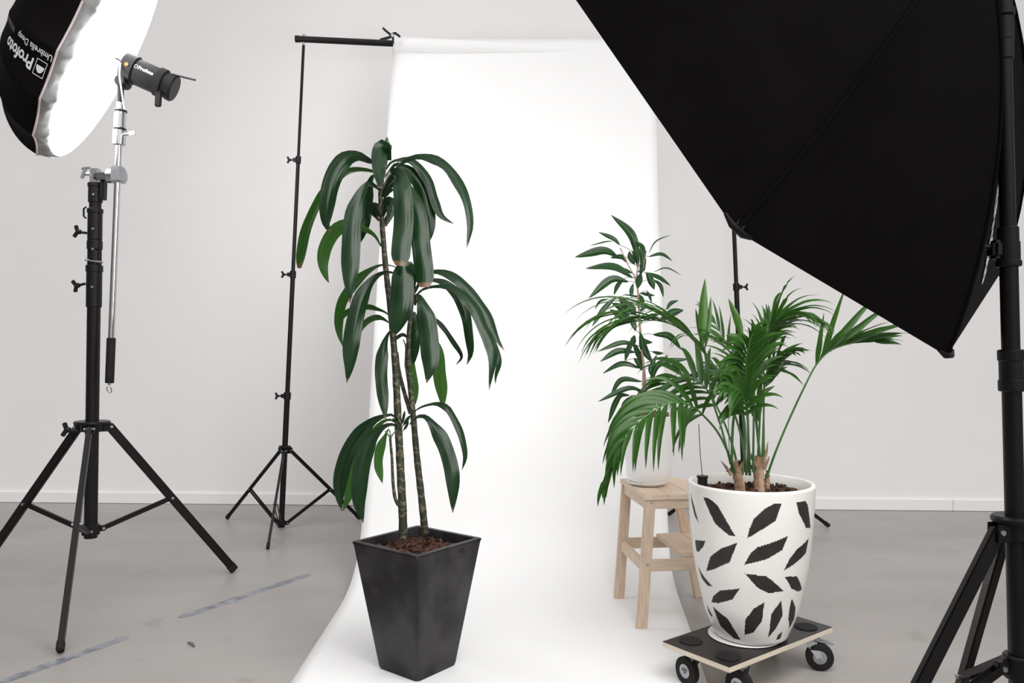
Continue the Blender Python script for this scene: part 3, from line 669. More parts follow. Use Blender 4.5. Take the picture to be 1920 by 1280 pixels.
def soil_disc(pt_in, z, bumps, rad, c, name, mt, par, square=None, chips=0, chipmat=None):
    bm = bmesh.new(); N = 40; grid = {}
    for i in range(N+1):
        for j in range(N+1):
            x = (2*i/N-1); y = (2*j/N-1)
            if square is not None:
                X = x*rad; Y = y*rad; X, Y = X*math.cos(square)-Y*math.sin(square), X*math.sin(square)+Y*math.cos(square)
            else:
                q = max(abs(x),abs(y)); h = math.hypot(x,y) or 1; X = x*q/h*rad; Y = y*q/h*rad
            zz = z+noise.noise(V(X*22,Y*22,1))*bumps+noise.noise(V(X*70,Y*70,4))*bumps*.6
            grid[i,j] = bm.verts.new((c[0]+X, c[1]+Y, zz))
    for i in range(N):
        for j in range(N): bm.faces.new((grid[i,j],grid[i+1,j],grid[i+1,j+1],grid[i,j+1]))
    for _ in range(chips):
        a = random.random()*2*PI; r_ = math.sqrt(random.random())*rad*.93
        if square is not None:
            x = (random.random()*2-1)*rad*.93; y = (random.random()*2-1)*rad*.93
            X, Y = x*math.cos(square)-y*math.sin(square), x*math.sin(square)+y*math.cos(square)
        else: X = r_*math.cos(a); Y = r_*math.sin(a)
        p = V(c[0]+X, c[1]+Y, z+random.uniform(.002,.010)); d = V(random.gauss(0,1),random.gauss(0,1),random.gauss(0,.5)).normalized()*random.uniform(.006,.016)
        beam(bm, p-d, p+d, random.uniform(.006,.014), random.uniform(.003,.006), bev=0)
    o = link(name, bm, mt, par, smooth=False); o['kind'] = 'stuff'; return o
soil_disc(None, PH-.036, .014, .133, (-.319,2.7375), 'bark_soil', M['soil'], dr, square=AN, chips=190)
bm = bmesh.new(); q = P(843,1035,2.60)
pc = V(-.319,2.7375,0)+V(math.cos(AN-PI/2), math.sin(AN-PI/2),0)*.1515+V(math.cos(AN),math.sin(AN),0)*.055
nn_ = V(math.cos(AN-PI/2), math.sin(AN-PI/2),-.15); tt_ = V(math.cos(AN),math.sin(AN),0)
tube(bm, [pc+V(0,0,.407)+tt_*.012*math.cos(a)+V(0,0,.006*math.sin(a))+nn_*.001 for a in [2*PI*k/20 for k in range(21)]], .0012, 6, cap=False)
link('stamp', bm, M['planter'], dr)
def cane(pts, r0, r1, d0=DD, mt='cane', n=26):
    ps = crom([P(*(q if len(q) == 3 else (*q, d0))) for q in pts], n)
    bm = bmesh.new(); rad = []
    for i in range(n):
        t_ = i/(n-1); rad.append((r0+(r1-r0)*t_)*(1+.05*math.sin(i*2.3)))
    tube(bm, ps, rad, 14); return link('cane', bm, M[mt], dr)
c1 = cane([(756,1008,2.73),(755,960,2.73),(752,900,2.73),(747,800,2.73),(742,700,2.74),(737,630,2.75),(731,570,2.75),(724,510,2.75),(718,440,2.75),(714,380,2.75),(714,350,2.75),(720,318,2.74),(725,285,2.74)], .0150, .0075, n=44)
c2 = cane([(797,1000,2.76),(790,930,2.76),(782,860,2.77),(774,770,2.78),(768,710,2.78),(766,640,2.78),(770,590,2.78),(774,550,2.77),(778,520,2.77)], .0130, .0068, n=34)
c3 = cane([(770,775,2.785),(758,735,2.80),(748,695,2.80),(744,660,2.80)], .0075, .006, n=14)
c4 = cane([(752,950,2.72),(742,938,2.71),(737,905,2.71),(735,860,2.71),(732,828,2.71),(732,815,2.71)], .0062, .0040, n=16)
bm = bmesh.new(); tube(bm, crom([P(732,822,2.71),P(728,815,2.70),P(722,808,2.70)],5), .0022, 6); tube(bm, crom([P(733,820,2.71),P(738,812,2.71),P(744,806,2.71)],5), .0022, 6); link('twig', bm, M['petiole'], c4)
def leaf(par, pts, wpx, d0=DD, dd=0, roll=0, mt='drac', prof=strap, fold=.13, n=26, curl=0, dm=0, r0=.9):
    """pts in photo pixels; d0 at the base, d0+dd at the tip, dm bulge in the middle"""
    m_ = len(pts); out = []
    for i, q in enumerate(pts):
        t_ = i/(m_-1); d = d0+dd*t_+dm*math.sin(PI*t_)
        out.append(P(q[0], q[1], d))
    mid = crom(out, n); W = wpx*(d0+dd*.5)/F/max(.25,math.cos(roll))
    bm = bmesh.new(); ribbon(bm, mid, W, prof, view_side(roll, r0 if roll < .5 else .3, .42), fold, 8, curl)
    # upper side must look up/outwards from the plant: flip if most normals point down
    bm.normal_update(); s = sum((f.normal.dot(V(0,-.35,1)))*f.calc_area() for f in bm.faces)
    if s < 0: bmesh.ops.reverse_faces(bm, faces=bm.faces)
    o = link('leaf', bm, M[mt], par, smooth='keep'); return o
L = leaf
# crown at the top
L(c1,[(718,322),(706,308),(692,303),(672,294),(650,299),(632,320),(620,350),(614,385),(612,420),(620,436)],32,2.74,-.06,.25,dm=-.05)
L(c1,[(716,330),(695,321),(665,319),(643,328),(618,352),(600,376),(577,427),(567,470),(562,503)],17,2.75,.10,.7,prof=strapblunt)
L(c1,[(714,462),(703,443),(688,432),(668,424),(645,424),(626,436),(610,465),(606,495),(612,520),(617,530)],25,2.75,.06,.1,'drac_lit')
L(c1,[(714,358),(700,348),(690,346),(675,368),(663,410),(659,460),(657,510),(656,545),(656,568)],34,2.70,-.12,.15,dm=-.05)
L(c1,[(716,340),(706,330),(697,335),(690,365),(685,402),(680,435),(676,455)],25,2.77,.04,.3,'drac')
L(c1,[(725,300),(722,282),(716,276),(712,290),(710,315),(711,336),(712,352)],30,2.72,-.10,.1,prof=short,fold=.10)
L(c1,[(716,352),(730,330),(745,312),(760,300),(785,292),(812,296),(842,315),(865,350),(879,385),(883,420),(879,447),(875,465)],17,2.73,-.10,.75)
L(c1,[(718,325),(733,304),(750,299),(767,299),(786,313),(805,342),(817,378),(828,404),(852,420)],17,2.76,.08,.6)
L(c1,[(718,335),(740,308),(754,312),(770,322),(786,342),(797,368),(805,402),(808,430),(805,454)],26,2.78,.06,.2,'drac')
L(c1,[(716,362),(728,335),(738,324),(751,334),(756,365),(757,415),(753,460),(750,498)],36,2.70,-.14,.05,prof=strapblunt,dm=-.03)
L(c1,[(716,368),(735,345),(755,345),(770,366),(782,400),(789,452),(795,502),(797,538)],36,2.74,-.07,.1,prof=strapblunt)
L(c1,[(716,372),(724,352),(738,338),(748,340),(757,352)],14,2.75,.05,.5)
L(c1,[(716,378),(728,360),(740,353)],7,2.75,.05,.4)
L(c1,[(715,404),(722,384),(731,378),(734,392),(728,412),(722,424)],20,2.72,-.04,.1,prof=short)
L(c1,[(714,408),(706,390),(699,388),(700,398),(711,414)],16,2.74,.04,.1,prof=short)
L(c1,[(716,426),(728,405),(738,398),(742,404)],9,2.76,.05,.2)
for pts, w_ in (([(724,300),(723,280),(726,256)],9),([(726,300),(728,285),(730,266)],7),([(722,300),(718,285),(709,272)],5),([(727,300),(731,282),(734,270)],5)):
    L(c1,pts,w_,2.74,0,.2,'drac_lit')
# second crown
L(c1,[(744,502),(728,497),(712,498),(692,508),(672,524),(655,545),(641,570),(636,605),(638,630),(643,650)],19,2.76,.04,.3,'drac')
L(c1,[(746,516),(732,511),(714,514),(694,531),(677,562),(665,609),(658,655),(655,690),(650,718)],31,2.72,-.10,.2,dm=-.03)
L(c1,[(736,598),(723,586),(708,580),(690,576),(668,580),(650,587),(640,598),(633,608)],11,2.78,.08,.5)
L(c1,[(738,612),(728,604),(712,596),(695,599),(680,612),(672,632)],11,2.76,.0,.5)
L(c2,[(776,540),(772,510),(762,500),(756,520),(753,565),(745,605),(737,632)],42,2.70,-.08,.05,dm=-.03)
L(c2,[(777,572),(779,556),(788,560),(798,590),(805,640),(807,680),(800,718)],36,2.70,-.10,.05,dm=-.02)
L(c2,[(777,545),(790,520),(808,509),(832,510),(860,525),(888,556),(910,585),(924,616),(935,640),(946,657)],20,2.75,-.06,.6)
L(c2,[(777,550),(790,528),(810,524),(835,530),(857,552),(873,586),(880,625),(883,662),(875,684)],19,2.77,.06,.5)
L(c2,[(778,556),(788,545),(803,538),(838,536),(868,552),(891,580),(906,612),(920,642),(925,675),(917,731)],21,2.73,-.12,.6,prof=strap)
L(c2,[(893,578),(906,600),(920,630),(931,655),(936,680),(930,705),(929,720)],11,2.68,-.02,.5)
L(c2,[(779,604),(796,592),(815,597),(834,617),(851,642),(866,668),(854,685)],9,2.80,.06,.5)
L(c2,[(770,620),(769,594),(773,586),(776,610),(777,640),(776,668),(775,685)],21,2.79,.02,.1,'drac',prof=strap)
L(c1,[(742,640),(736,620),(728,628),(720,652),(715,695),(719,745),(723,788)],23,2.70,-.06,.2,'drac')
L(c2,[(778,622),(790,610),(805,622),(820,664),(824,700),(829,735),(831,768)],25,2.80,.06,.1,'drac_lit')
L(c2,[(756,636),(762,650),(768,680),(774,715),(778,740),(779,758)],20,2.82,.05,.2,'drac_lit')
L(c2,[(768,640),(757,628),(746,632),(738,640)],7,2.78,-.02,.4)
# third crown
L(c1,[(750,800),(740,781),(727,779),(700,790),(673,817),(652,852),(640,894),(637,930),(641,958)],29,2.72,-.05,.2)
L(c1,[(750,806),(738,797),(720,801),(697,824),(683,858),(676,895),(674,940),(681,980)],31,2.68,-.10,.2,dm=-.03)
L(c1,[(748,796),(730,787),(712,796),(692,826),(673,860),(660,905),(652,935),(643,958)],24,2.78,.04,.1,'drac_lit')
L(c4,[(732,817),(729,805),(724,815),(714,840),(710,868),(717,906)],17,2.71,-.02,.3,'drac_lit')
L(c2,[(771,775),(785,765),(800,759),(820,756),(840,766),(858,796),(869,828),(873,856),(866,882)],13,2.77,-.06,.6)
L(c2,[(768,795),(778,782),(797,780),(814,798),(832,830),(845,868),(850,908),(849,961)],28,2.74,-.10,.2)
for pts, w_ in (([(752,800),(756,785),(759,769)],5),([(750,800),(744,790),(735,784)],6),([(753,802),(762,788),(770,778)],6),([(752,806),(746,800),(737,797)],6),([(754,810),(762,798),(766,788)],5)):
    L(c1,pts,w_,2.725,0,.2,'drac')
# ------------------------------------------------------------------ FIG ON THE STOOL
FX, FY = .5575, 3.312
fg = thing('potted_fig', 'slender narrow-leaved fig in a plain white ceramic pot on the stool', 'potted plant', (FX,FY,SZ))
bm = bmesh.new(); Z0 = SZ+.012
lathe(bm, [(0,Z0),(.062,Z0),(.078,Z0+.006),(.089,Z0+.025),(.093,Z0+.06),(.097,SZ+.20),(.099,SZ+.278),(.0985,SZ+.282),(.095,SZ+.284),(.0935,SZ+.280),(.091,SZ+.20),(0,SZ+.20)], (FX,FY)); link('pot', bm, M['ceramic'], fg)
bm = bmesh.new(); lathe(bm, [(0,SZ+.001),(.060,SZ+.001),(.074,SZ+.008),(.082,SZ+.016),(.080,SZ+.018),(.070,SZ+.011),(0,SZ+.009)], (FX-.004,FY)); link('saucer', bm, M['ceramic'], fg)
bm = bmesh.new(); lathe(bm, [(.078,SZ+.21),(.080,SZ+.288),(.084,SZ+.290),(.084,SZ+.296),(.078,SZ+.296),(.076,SZ+.27),(0,SZ+.268)], (FX,FY)); link('nursery_pot', bm, M['terracotta'], fg)
bm = bmesh.new()
tr1 = crom([V(FX+.004,FY,SZ+.26),P(1212,745,3.31),P(1208,700,3.31),P(1203,650,3.31),P(1199,600,3.31),P(1197,560,3.31),P(1194,520,3.31),P(1196,500,3.31),P(1197,480,3.31)], 30)
tube(bm, tr1, [.0068-.004*i/29 for i in range(30)], 10); link('trunk', bm, M['bark'], fg)
bm = bmesh.new(); tube(bm, crom([V(FX-.004,FY-.01,SZ+.26),P(1206,730,3.30),P(1206,690,3.30),P(1203,655,3.30)], 14), .0035, 8)
tube(bm, crom([P(1194,535,3.31),P(1188,515,3.31),P(1178,497,3.30),P(1170,480,3.30),P(1163,465,3.30)], 12), .0022, 8)
tube(bm, crom([P(1197,540,3.31),P(1203,515,3.32),P(1208,490,3.32),P(1212,470,3.32)], 10), .0018, 8)
link('branch', bm, M['bark'], fg)
fl = [ # base, (mid), tip, width px, depth offset at tip
 ((1198,492),(1184,440),(1146,403),17,-.05),((1162,459),(1150,447),(1122,435),9,.02),((1158,481),(1130,470),(1078,482),17,-.04),
 ((1186,521),(1150,500),(1098,503),15,-.03),((1178,528),(1145,524),(1104,559),16,-.02),((1170,522),(1158,535),(1151,553),9,.02),
 ((1154,558),(1133,578),(1110,612),11,-.02),((1192,589),(1180,575),(1160,560),20,.05),((1180,592),(1165,577),(1147,568),15,.02),((1182,598),(1165,592),(1143,580),14,-.03),
 ((1187,532),(1184,545),(1185,558),9,-.03),((1190,495),(1182,482),(1180,470),12,.04),((1200,515),(1206,490),(1200,462),13,.05),((1176,492),(1165,481),(1144,483),10,.03),
 ((1198,500),(1190,478),(1184,470),10,.06),((1210,477),(1204,462),(1190,452),8,-.05),((1216,481),(1240,476),(1261,489),7,.04),((1208,508),(1208,495),(1211,482),6,.03),
 ((1210,511),(1235,520),(1258,536),9,.05),((1212,512),(1220,525),(1227,543),14,-.03),((1225,524),(1238,535),(1244,557),8,-.01),((1200,549),(1215,552),(1228,554),7,.04),((1213,545),(1218,555),(1222,568),6,.02),
 ((1198,552),(1203,562),(1207,572),10,-.02),((1196,585),(1206,578),(1214,567),7,.03),((1204,508),(1207,500),(1200,495),8,.02),((1195,540),(1198,525),(1202,512),14,-.04),
 ((1250,580),(1258,568),(1272,563),8,.08),((1238,600),(1262,585),(1282,581),16,.08),((1196,648),(1165,642),(1120,659),10,-.04),((1191,660),(1158,658),(1125,678),13,-.03),((1204,682),(1196,662),(1186,640),12,.03),
 ((1201,690),(1165,681),(1130,700),11,.02),((1204,694),(1198,680),(1188,672),12,-.02),((1203,715),(1165,712),(1143,746),11,.0),((1204,732),(1175,728),(1121,753),11,-.04),((1180,741),(1160,745),(1140,793),12,.0),
 ((1186,742),(1172,755),(1163,780),9,.03),((1205,738),(1190,745),(1168,760),7,.04),((1204,752),(1210,762),(1206,780),15,-.05),((1212,748),(1203,735),(1192,730),10,.03),
 ((1222,706),(1220,690),(1232,664),10,.02),((1218,724),(1236,682),(1296,672),13,-.02),((1236,685),(1245,675),(1252,664),6,.03),((1223,659),(1235,662),(1245,662),7,.04),((1228,730),(1218,740),(1215,735),5,.0),
 ((1225,627),(1255,630),(1278,656),14,.05),((1177,651),(1186,640),(1190,628),12,-.05),((1172,676),(1178,655),(1190,628),11,-.06),((1222,678),(1208,655),(1200,622),16,-.02),
 ((1186,512),(1170,505),(1152,500),7,.06),((1192,620),(1185,600),(1176,596),12,.04),((1207,600),(1222,592),(1236,590),10,.07),((1198,632),(1210,640),(1224,642),10,.06),
 ((1150,452),(1135,453),(1105,461),3,.05),((1216,475),(1230,452),(1258,440),3,.05),((1225,510),(1250,502),(1278,516),3,.05),((1207,560),(1195,556),(1168,551),4,.05),((1140,560),(1125,565),(1115,580),5,.04)]
for i, (a, m_, b_, w_, dz) in enumerate(fl):
    d0 = 3.31; rl_ = random.uniform(-.45,.45)
    pts = [P(a[0],a[1],d0+dz*.1), P(m_[0],m_[1],d0+dz*.5), P(b_[0],b_[1],d0+dz)]
    bm = bmesh.new(); mid = crom(pts, 14); W = w_*.92*d0/F/math.cos(rl_)
    ribbon(bm, mid, W, lance, view_side(rl_), .12, 4)
    # petiole back to the trunk
    bm.normal_update(); s = sum((f.normal.dot(V(0,-.35,1)))*f.calc_area() for f in bm.faces)
    if s < 0: bmesh.ops.reverse_faces(bm, faces=bm.faces)
    near = min(tr1, key=lambda q: (q-pts[0]-V(0,0,-.01)).length)
    if .006 < (near-pts[0]).length < .14 and w_ > 4:
        nf = len(bm.faces); tube(bm, crom([near, (near+pts[0])/2+V(0,0,.006), pts[0], mid[2]], 6), .0011, 5)
    link('leaf', bm, M['fig'], fg, smooth='keep')
# ------------------------------------------------------------------ DOLLY
Fc = V(.648,2.415,0); aD = V(.792,.611,0); bD = V(-.611,.792,0); LA = .558; LB = .264
def dl(a, b_, z): return Fc+aD*a+bD*b_+V(0,0,z)
dy = thing('plant_dolly', 'low wheeled plywood dolly with black top under the leaf-patterned pot', 'dolly', dl(LA/2,LB/2,0))
bm = bmesh.new(); prism(bm, [dl(0,0,0)[:2], dl(LA,0,0)[:2], dl(LA,LB,0)[:2], dl(0,LB,0)[:2]], .112, .1285, .001); link('board', bm, M['ply'], dy, smooth=False)
bm = bmesh.new(); prism(bm, [dl(.0005,.0005,0)[:2], dl(LA-.0005,.0005,0)[:2], dl(LA-.0005,LB-.0005,0)[:2], dl(.0005,LB-.0005,0)[:2]], .1285, .130, 0); link('top_film', bm, M['antislip'], dy, smooth=False)
for a, b_ in ((.075,.21),(.065,.055),(.485,.055),(.49,.205)):
    bm = bmesh.new(); q = dl(a,b_,0); lathe(bm, [(0,.1305),(.036,.1305),(.038,.1315),(.037,.1330),(0,.1335)], (q.x,q.y), 32); link('grip_pad', bm, M['rubber'], dy)
def caster(wc, top, ang, brake):
    hx = V(math.cos(ang), math.sin(ang), 0); sx_ = V(-hx.y, hx.x, 0)
    cs = []
    bm = bmesh.new(); beam(bm, V(top.x,top.y,.107)-hx*.03, V(top.x,top.y,.107)+hx*.03, .052, .004, side=sx_, bev=.001); cyl(bm, V(top.x,top.y,.092), V(top.x,top.y,.106), .020, seg=24, bev=.002)
    for sg in (-1, 1):
        o0 = sx_*sg*.017; b2 = bmesh.new()
        ps = [V(top.x,top.y,.094)+hx*.020+o0, V(top.x,top.y,.094)-hx*.020+o0, wc-hx*.009+o0+V(0,0,-.004), wc+hx*.009+o0+V(0,0,-.004)]
        f1 = [b2.verts.new(p) for p in ps]; f2 = [b2.verts.new(p+sx_*sg*.0025) for p in ps]
        b2.faces.new(f1); b2.faces.new(f2[::-1])
        for i in range(4): b2.faces.new((f1[i],f1[(i+1)%4],f2[(i+1)%4],f2[i]))
        me = bpy.data.meshes.new('tmp'); b2.to_mesh(me); b2.free(); bm.from_mesh(me); bpy.data.meshes.remove(me)
    if brake:
        beam(bm, V(top.x,top.y,.098)+hx*.005, V(top.x,top.y,.088)+hx*.075, .026, .006, side=sx_, bev=.002)
    fk = link('caster_fork', bm, M['steel'], dy)
    bm = bmesh.new(); tube(bm, [wc-sx_*.0125, wc-sx_*.0105, wc+sx_*.0105, wc+sx_*.0125], [.039,.0445,.0445,.039], 40); link('wheel', bm, M['rubber'], fk)
    bm = bmesh.new(); tube(bm, [wc-sx_*.0135, wc-sx_*.0120, wc+sx_*.0120, wc+sx_*.0135], [.018,.024,.024,.018], 32); cyl(bm, wc-sx_*.022, wc+sx_*.022, .005, seg=12); link('wheel_hub', bm, M['steel'], fk)
caster(V(1.030,2.715,.0455), V(1.005,2.735,0), math.radians(-14), True)
caster(V(.562,2.600,.0455), V(.585,2.600,0), math.radians(-60), False)
caster(V(.700,2.495,.0455), V(.712,2.515,0), math.radians(-50), False)
caster(V(.905,2.86,.0455), V(.88,2.86,0), math.radians(10), False)
# ------------------------------------------------------------------ KENTIA PALM IN LEAF-PATTERNED POT
KX, KY = .788, 2.68
kp = thing('potted_palm', 'kentia palm in a tall white pot with painted black leaf shapes', 'potted plant', (KX,KY,.13))
prof = [(.100,.1345),(.112,.137),(.118,.142),(.1255,.160),(.142,.20),(.153,.235),(.162,.275),(.172,.32),(.180,.36),(.188,.42),(.1935,.475),(.199,.55),(.2025,.61),(.2035,.630)]
zt = .636
def prad(z):
    for (r0, z0), (r1_, z1) in zip(prof, prof[1:]):
        if z <= z1: return r0+(r1_-r0)*(z-z0)/(z1-z0)
    return prof[-1][0]
# smooth profile
pp = crom([V(r_,0,z) for r_, z in prof], 170)
def pot_hit(px, py):
    r = P(px, py, 1)-V(0,0,H); lo_ = None; t0 = 2.35
    while t0 < 2.95:
        q = V(0,0,H)+r*t0; rr_ = math.hypot(q.x-KX, q.y-KY)
        if rr_ <= prad(min(max(q.z,.136),.63)): return math.atan2(q.y-KY, q.x-KX), q.z
        t0 += .0008
    # outside the outline: closest approach
    tm = min([2.35+i*.002 for i in range(300)], key=lambda t_: math.hypot((V(0,0,H)+r*t_).x-KX, (V(0,0,H)+r*t_).y-KY))
    q = V(0,0,H)+r*tm; return math.atan2(q.y-KY, q.x-KX), q.z
shapes = [[(338,248),(400,290),(428,318),(520,478),(490,478),(410,410),(372,330)],[(585,490),(597,440),(622,385),(680,330),(783,272),(740,395),(605,480)],
[(845,265),(905,290),(915,310),(930,435),(905,435),(868,360)],[(532,515),(445,545),(385,590),(362,670),(400,662),(490,622)],[(568,635),(605,570),(640,540),(808,478),(775,555),(690,605)],
[(920,490),(905,570),(850,625),(782,668),(818,600),(855,550)],[(572,682),(690,698),(725,725),(782,778),(700,790),(640,760)],[(788,700),(855,698),(883,770),(860,782),(825,765)],
[(545,765),(440,775),(400,805),(390,840),(430,845),(505,825)],[(678,840),(620,875),(575,935),(570,1018),(620,1005),(665,945)],[(770,830),(715,905),(697,1035),(740,985),(778,910)],
[(828,820),(848,870),(840,930),(812,985),(808,930),(815,870)],[(398,862),(480,930),(550,1048),(510,1035),(440,970)],[(775,1000),(768,1035),(740,1048),(755,1015)],
[(276,240),(300,330),(322,410),(300,370),(282,300)],[(300,500),(358,505),(345,540),(318,568),(308,560)],[(316,640),(350,700),(398,755),(370,750),(338,710)],[(364,850),(398,915),(390,920),(374,890)]]
polys = []
for s_ in shapes:
    pl = []
    for x, y in s_:
        a, z = pot_hit(1200+x/2.91, 840+y/2.91); a = (a+PI/2+PI) % (2*PI)-PI      # 0 = towards the camera
        pl.append((a, z))
    polys.append(pl)
def inpoly(x, y, pl):
    c_ = False; j = len(pl)-1
    for i in range(len(pl)):
        xi, yi = pl[i]; xj, yj = pl[j]
        if (yi > y) != (yj > y) and x < (xj-xi)*(y-yi)/(yj-yi)+xi: c_ = not c_
        j = i
    return c_
bbs = [(min(p[0] for p in pl), max(p[0] for p in pl), min(p[1] for p in pl), max(p[1] for p in pl)) for pl in polys]
def dark(a, z):
    for aa in (a, (a+2*PI) % (2*PI)-PI):      # front set, and the same set on the back
        if abs(aa) > 1.50: continue
        for pl, bb_ in zip(polys, bbs):
            if bb_[0] <= aa <= bb_[1] and bb_[2] <= z <= bb_[3] and inpoly(aa, z, pl): return True
    return False
bm = bmesh.new(); SEG = 560; rings = []
for q in pp:
    rings.append([bm.verts.new((KX+q.x*math.sin(2*PI*k/SEG), KY-q.x*math.cos(2*PI*k/SEG), q.z)) for k in range(SEG)])
for i, (a, b_) in enumerate(zip(rings, rings[1:])):
    z = (pp[i].z+pp[i+1].z)/2
    for k in range(SEG):
        f = bm.faces.new((a[k], a[(k+1)%SEG], b_[(k+1)%SEG], b_[k]))
        an = 2*PI*(k+.5)/SEG; an = (an+PI) % (2*PI)-PI
        if z < .605 and dark(an, z): f.material_index = 1
rim = [(.2035,.633),(.201,.637),(.196,.6385),(.190,.637),(.1865,.632),(.184,.60),(.180,.55)]
last = rings[-1]
for r_, z in rim:
    nr = [bm.verts.new((KX+r_*math.sin(2*PI*k/SEG), KY-r_*math.cos(2*PI*k/SEG), z)) for k in range(SEG)]
    for k in range(SEG): bm.faces.new((last[k], last[(k+1)%SEG], nr[(k+1)%SEG], nr[k]))
    last = nr
bm.faces.new(rings[0][::-1])
link('pot', bm, [M['glaze'], M['unglazed']], kp)
bm = bmesh.new(); lathe(bm, [(0,.1302),(.106,.1302),(.118,.1325),(.117,.1345),(.108,.1335),(0,.1335)], (KX-.020,KY-.002), 48)
link('saucer', bm, M['ceramic'], kp)
soil_disc(None, .598, .012, .184, (KX,KY), 'soil', M['darksoil'], kp, chips=220)
# level gauge: black cap with a thin wire
bm = bmesh.new(); q = P(1317,899,2.66); cyl(bm, q+V(0,0,-.07), q+V(0,0,.008), .016, seg=20, bev=.002); lathe(bm, [(0,q.z+.008),(.019,q.z+.008),(.019,q.z+.013),(0,q.z+.014)], (q.x,q.y), 20); wi = link('water_gauge', bm, M['blackp'], kp)
bm = bmesh.new(); tube(bm, crom([q+V(0,0,.01), P(1313,850,2.66), P(1310,795,2.66)], 8), .0012, 6); link('gauge_wire', bm, M['blackp'], wi)
def trunk(pts, rads):
    bm = bmesh.new(); tube(bm, crom([P(*p) for p in pts], 14), [rads[0]+(rads[1]-rads[0])*i/13+.0015*math.sin(i*2.1) for i in range(14)], 12)
    return link('trunk', bm, M['fibre'], kp)
trunk([(1388,925,2.68),(1386,905,2.68),(1380,880,2.68),(1376,865,2.68)], (.019,.013)); trunk([(1424,925,2.70),(1423,900,2.70),(1422,870,2.70),(1424,855,2.70)], (.020,.014)); trunk([(1438,920,2.71),(1438,898,2.71),(1440,882,2.71)], (.012,.006))
for pts in ([(1372,890,2.67),(1361,875,2.67),(1352,864,2.67)],[(1384,885,2.67),(1390,870,2.67),(1394,866,2.66)],[(1386,880,2.68),(1392,872,2.68),(1398,870,2.68)],[(1418,875,2.69),(1406,850,2.68),(1398,837,2.68)],[(1430,870,2.70),(1436,852,2.70),(1440,828,2.70)],[(1432,880,2.70),(1440,862,2.69),(1442,855,2.69)]):
    bm = bmesh.new(); tube(bm, crom([P(*p) for p in pts], 6), [.0065,.006,.005,.0045,.003,.001], 8); link('old_leaf_stub', bm, M['fibre'], kp)
def frond(stalk, s0, npair, length, a0, a1, nrm, droop=.5, w_=.020, rad=(.0045,.0014), both=True, lenprof=None, seed=0, n=40, jit=.12, sides=(1,-1)):
    """stalk: photo-pixel polyline with distance; leaflets start at fraction s0"""
    rnd = random.Random(seed); pts = crom([P(*p) for p in stalk], n); N = Vector(nrm).normalized()
    bm = bmesh.new(); tube(bm, pts, [rad[0]+(rad[1]-rad[0])*(i/(n-1))**.8 for i in range(n)], 8)
    fr = link('frond', bm, M['petiole'], kp)
    bm = bmesh.new()
    for i in range(npair):
        u_ = i/(npair-1); s = s0+(1-s0)*u_; x = s*(n-1); k = min(n-2, int(x)); p = pts[k].lerp(pts[k+1], x-k)
        T = (pts[min(k+2,n-1)]-pts[max(k-1,0)]).normalized(); B = T.cross(N).normalized()
        lp = lenprof(u_) if lenprof else (.55+.45*math.sin(PI*min(1,u_*1.15+.1)))*(1-.35*max(0,u_-.6)/.4)
        for sg in sides:
            a = math.radians(a0+(a1-a0)*u_+rnd.uniform(-7,7)); Ld = length*lp*rnd.uniform(1-jit,1+jit)
            d = (T*math.cos(a)+B*sg*math.sin(a)+N*rnd.uniform(.0,.18)).normalized(); q = p.copy(); mid = [q.copy()]; m2 = 11
            for j in range(m2):
                q = q+d*Ld/m2; mid.append(q.copy()); d = (d+V(0,0,-1)*droop*(.4+1.2*j/m2)*.13).normalized()
            up2 = N
            def sf(t_, dd, pp_, up2=up2): 
                s_ = dd.cross(up2); return s_ if s_.length > .05 else dd.cross(V(0,-1,.2))
            ribbon(bm, mid, w_*rnd.uniform(.85,1.1)*(.7+.3*lp), lambda t_: max(.06, min(1,.35+2.6*t_))*(1-t_**2.2*.97), sf, .22, 2)
    bm.normal_update()
    o = link('leaflets', bm, M['palm'], fr, smooth='keep'); return fr
# upper left arching frond
frond([(1400,890,2.68),(1385,800,2.66),(1345,697,2.63),(1313,653,2.60),(1290,628,2.58),(1262,609,2.56),(1225,600,2.53),(1185,604,2.50),(1150,613,2.47)], .52, 18, .40, 22, 2, (-.12,-.28,.95), 1.25, .016, seed=1)
# lower left bright frond hanging outwards
frond([(1378,885,2.66),(1366,850,2.62),(1347,812,2.56),(1322,782,2.50),(1295,760,2.44),(1262,755,2.38),(1225,770,2.33),(1188,803,2.28),(1160,845,2.25),(1141,895,2.24)], .38, 17, .23, 50, 8, (-.55,-.75,.45), 1.7, .021, seed=2)
# dark frond behind it
frond([(1384,880,2.70),(1372,830,2.72),(1348,770,2.74),(1320,724,2.76),(1285,706,2.78),(1245,722,2.80),(1215,752,2.82)], .42, 15, .21, 62, 12, (-.3,-.55,.75), 1.2, .025, seed=3)
# centre-left mass
frond([(1392,890,2.70),(1398,820,2.74),(1390,760,2.78),(1368,712,2.82),(1338,696,2.86),(1310,700,2.90)], .55, 11, .16, 55, 12, (-.2,-.5,.8), 1.0, .022, seed=4)
# main upright frond arching to the right
frond([(1412,885,2.68),(1413,800,2.66),(1414,720,2.63),(1420,668,2.60),(1437,626,2.56),(1461,599,2.52),(1492,590,2.48),(1528,600,2.45)], 0.58, 24, .20, 36, 4, (.30,-.62,.70), 1.05, .015, seed=5)
frond([(1420,885,2.72),(1424,800,2.74),(1428,720,2.77),(1432,665,2.80),(1440,625,2.84),(1458,600,2.88),(1485,587,2.92)], 0.60, 16, .15, 42, 6, (.35,-.5,.8), .9, .018, seed=6)
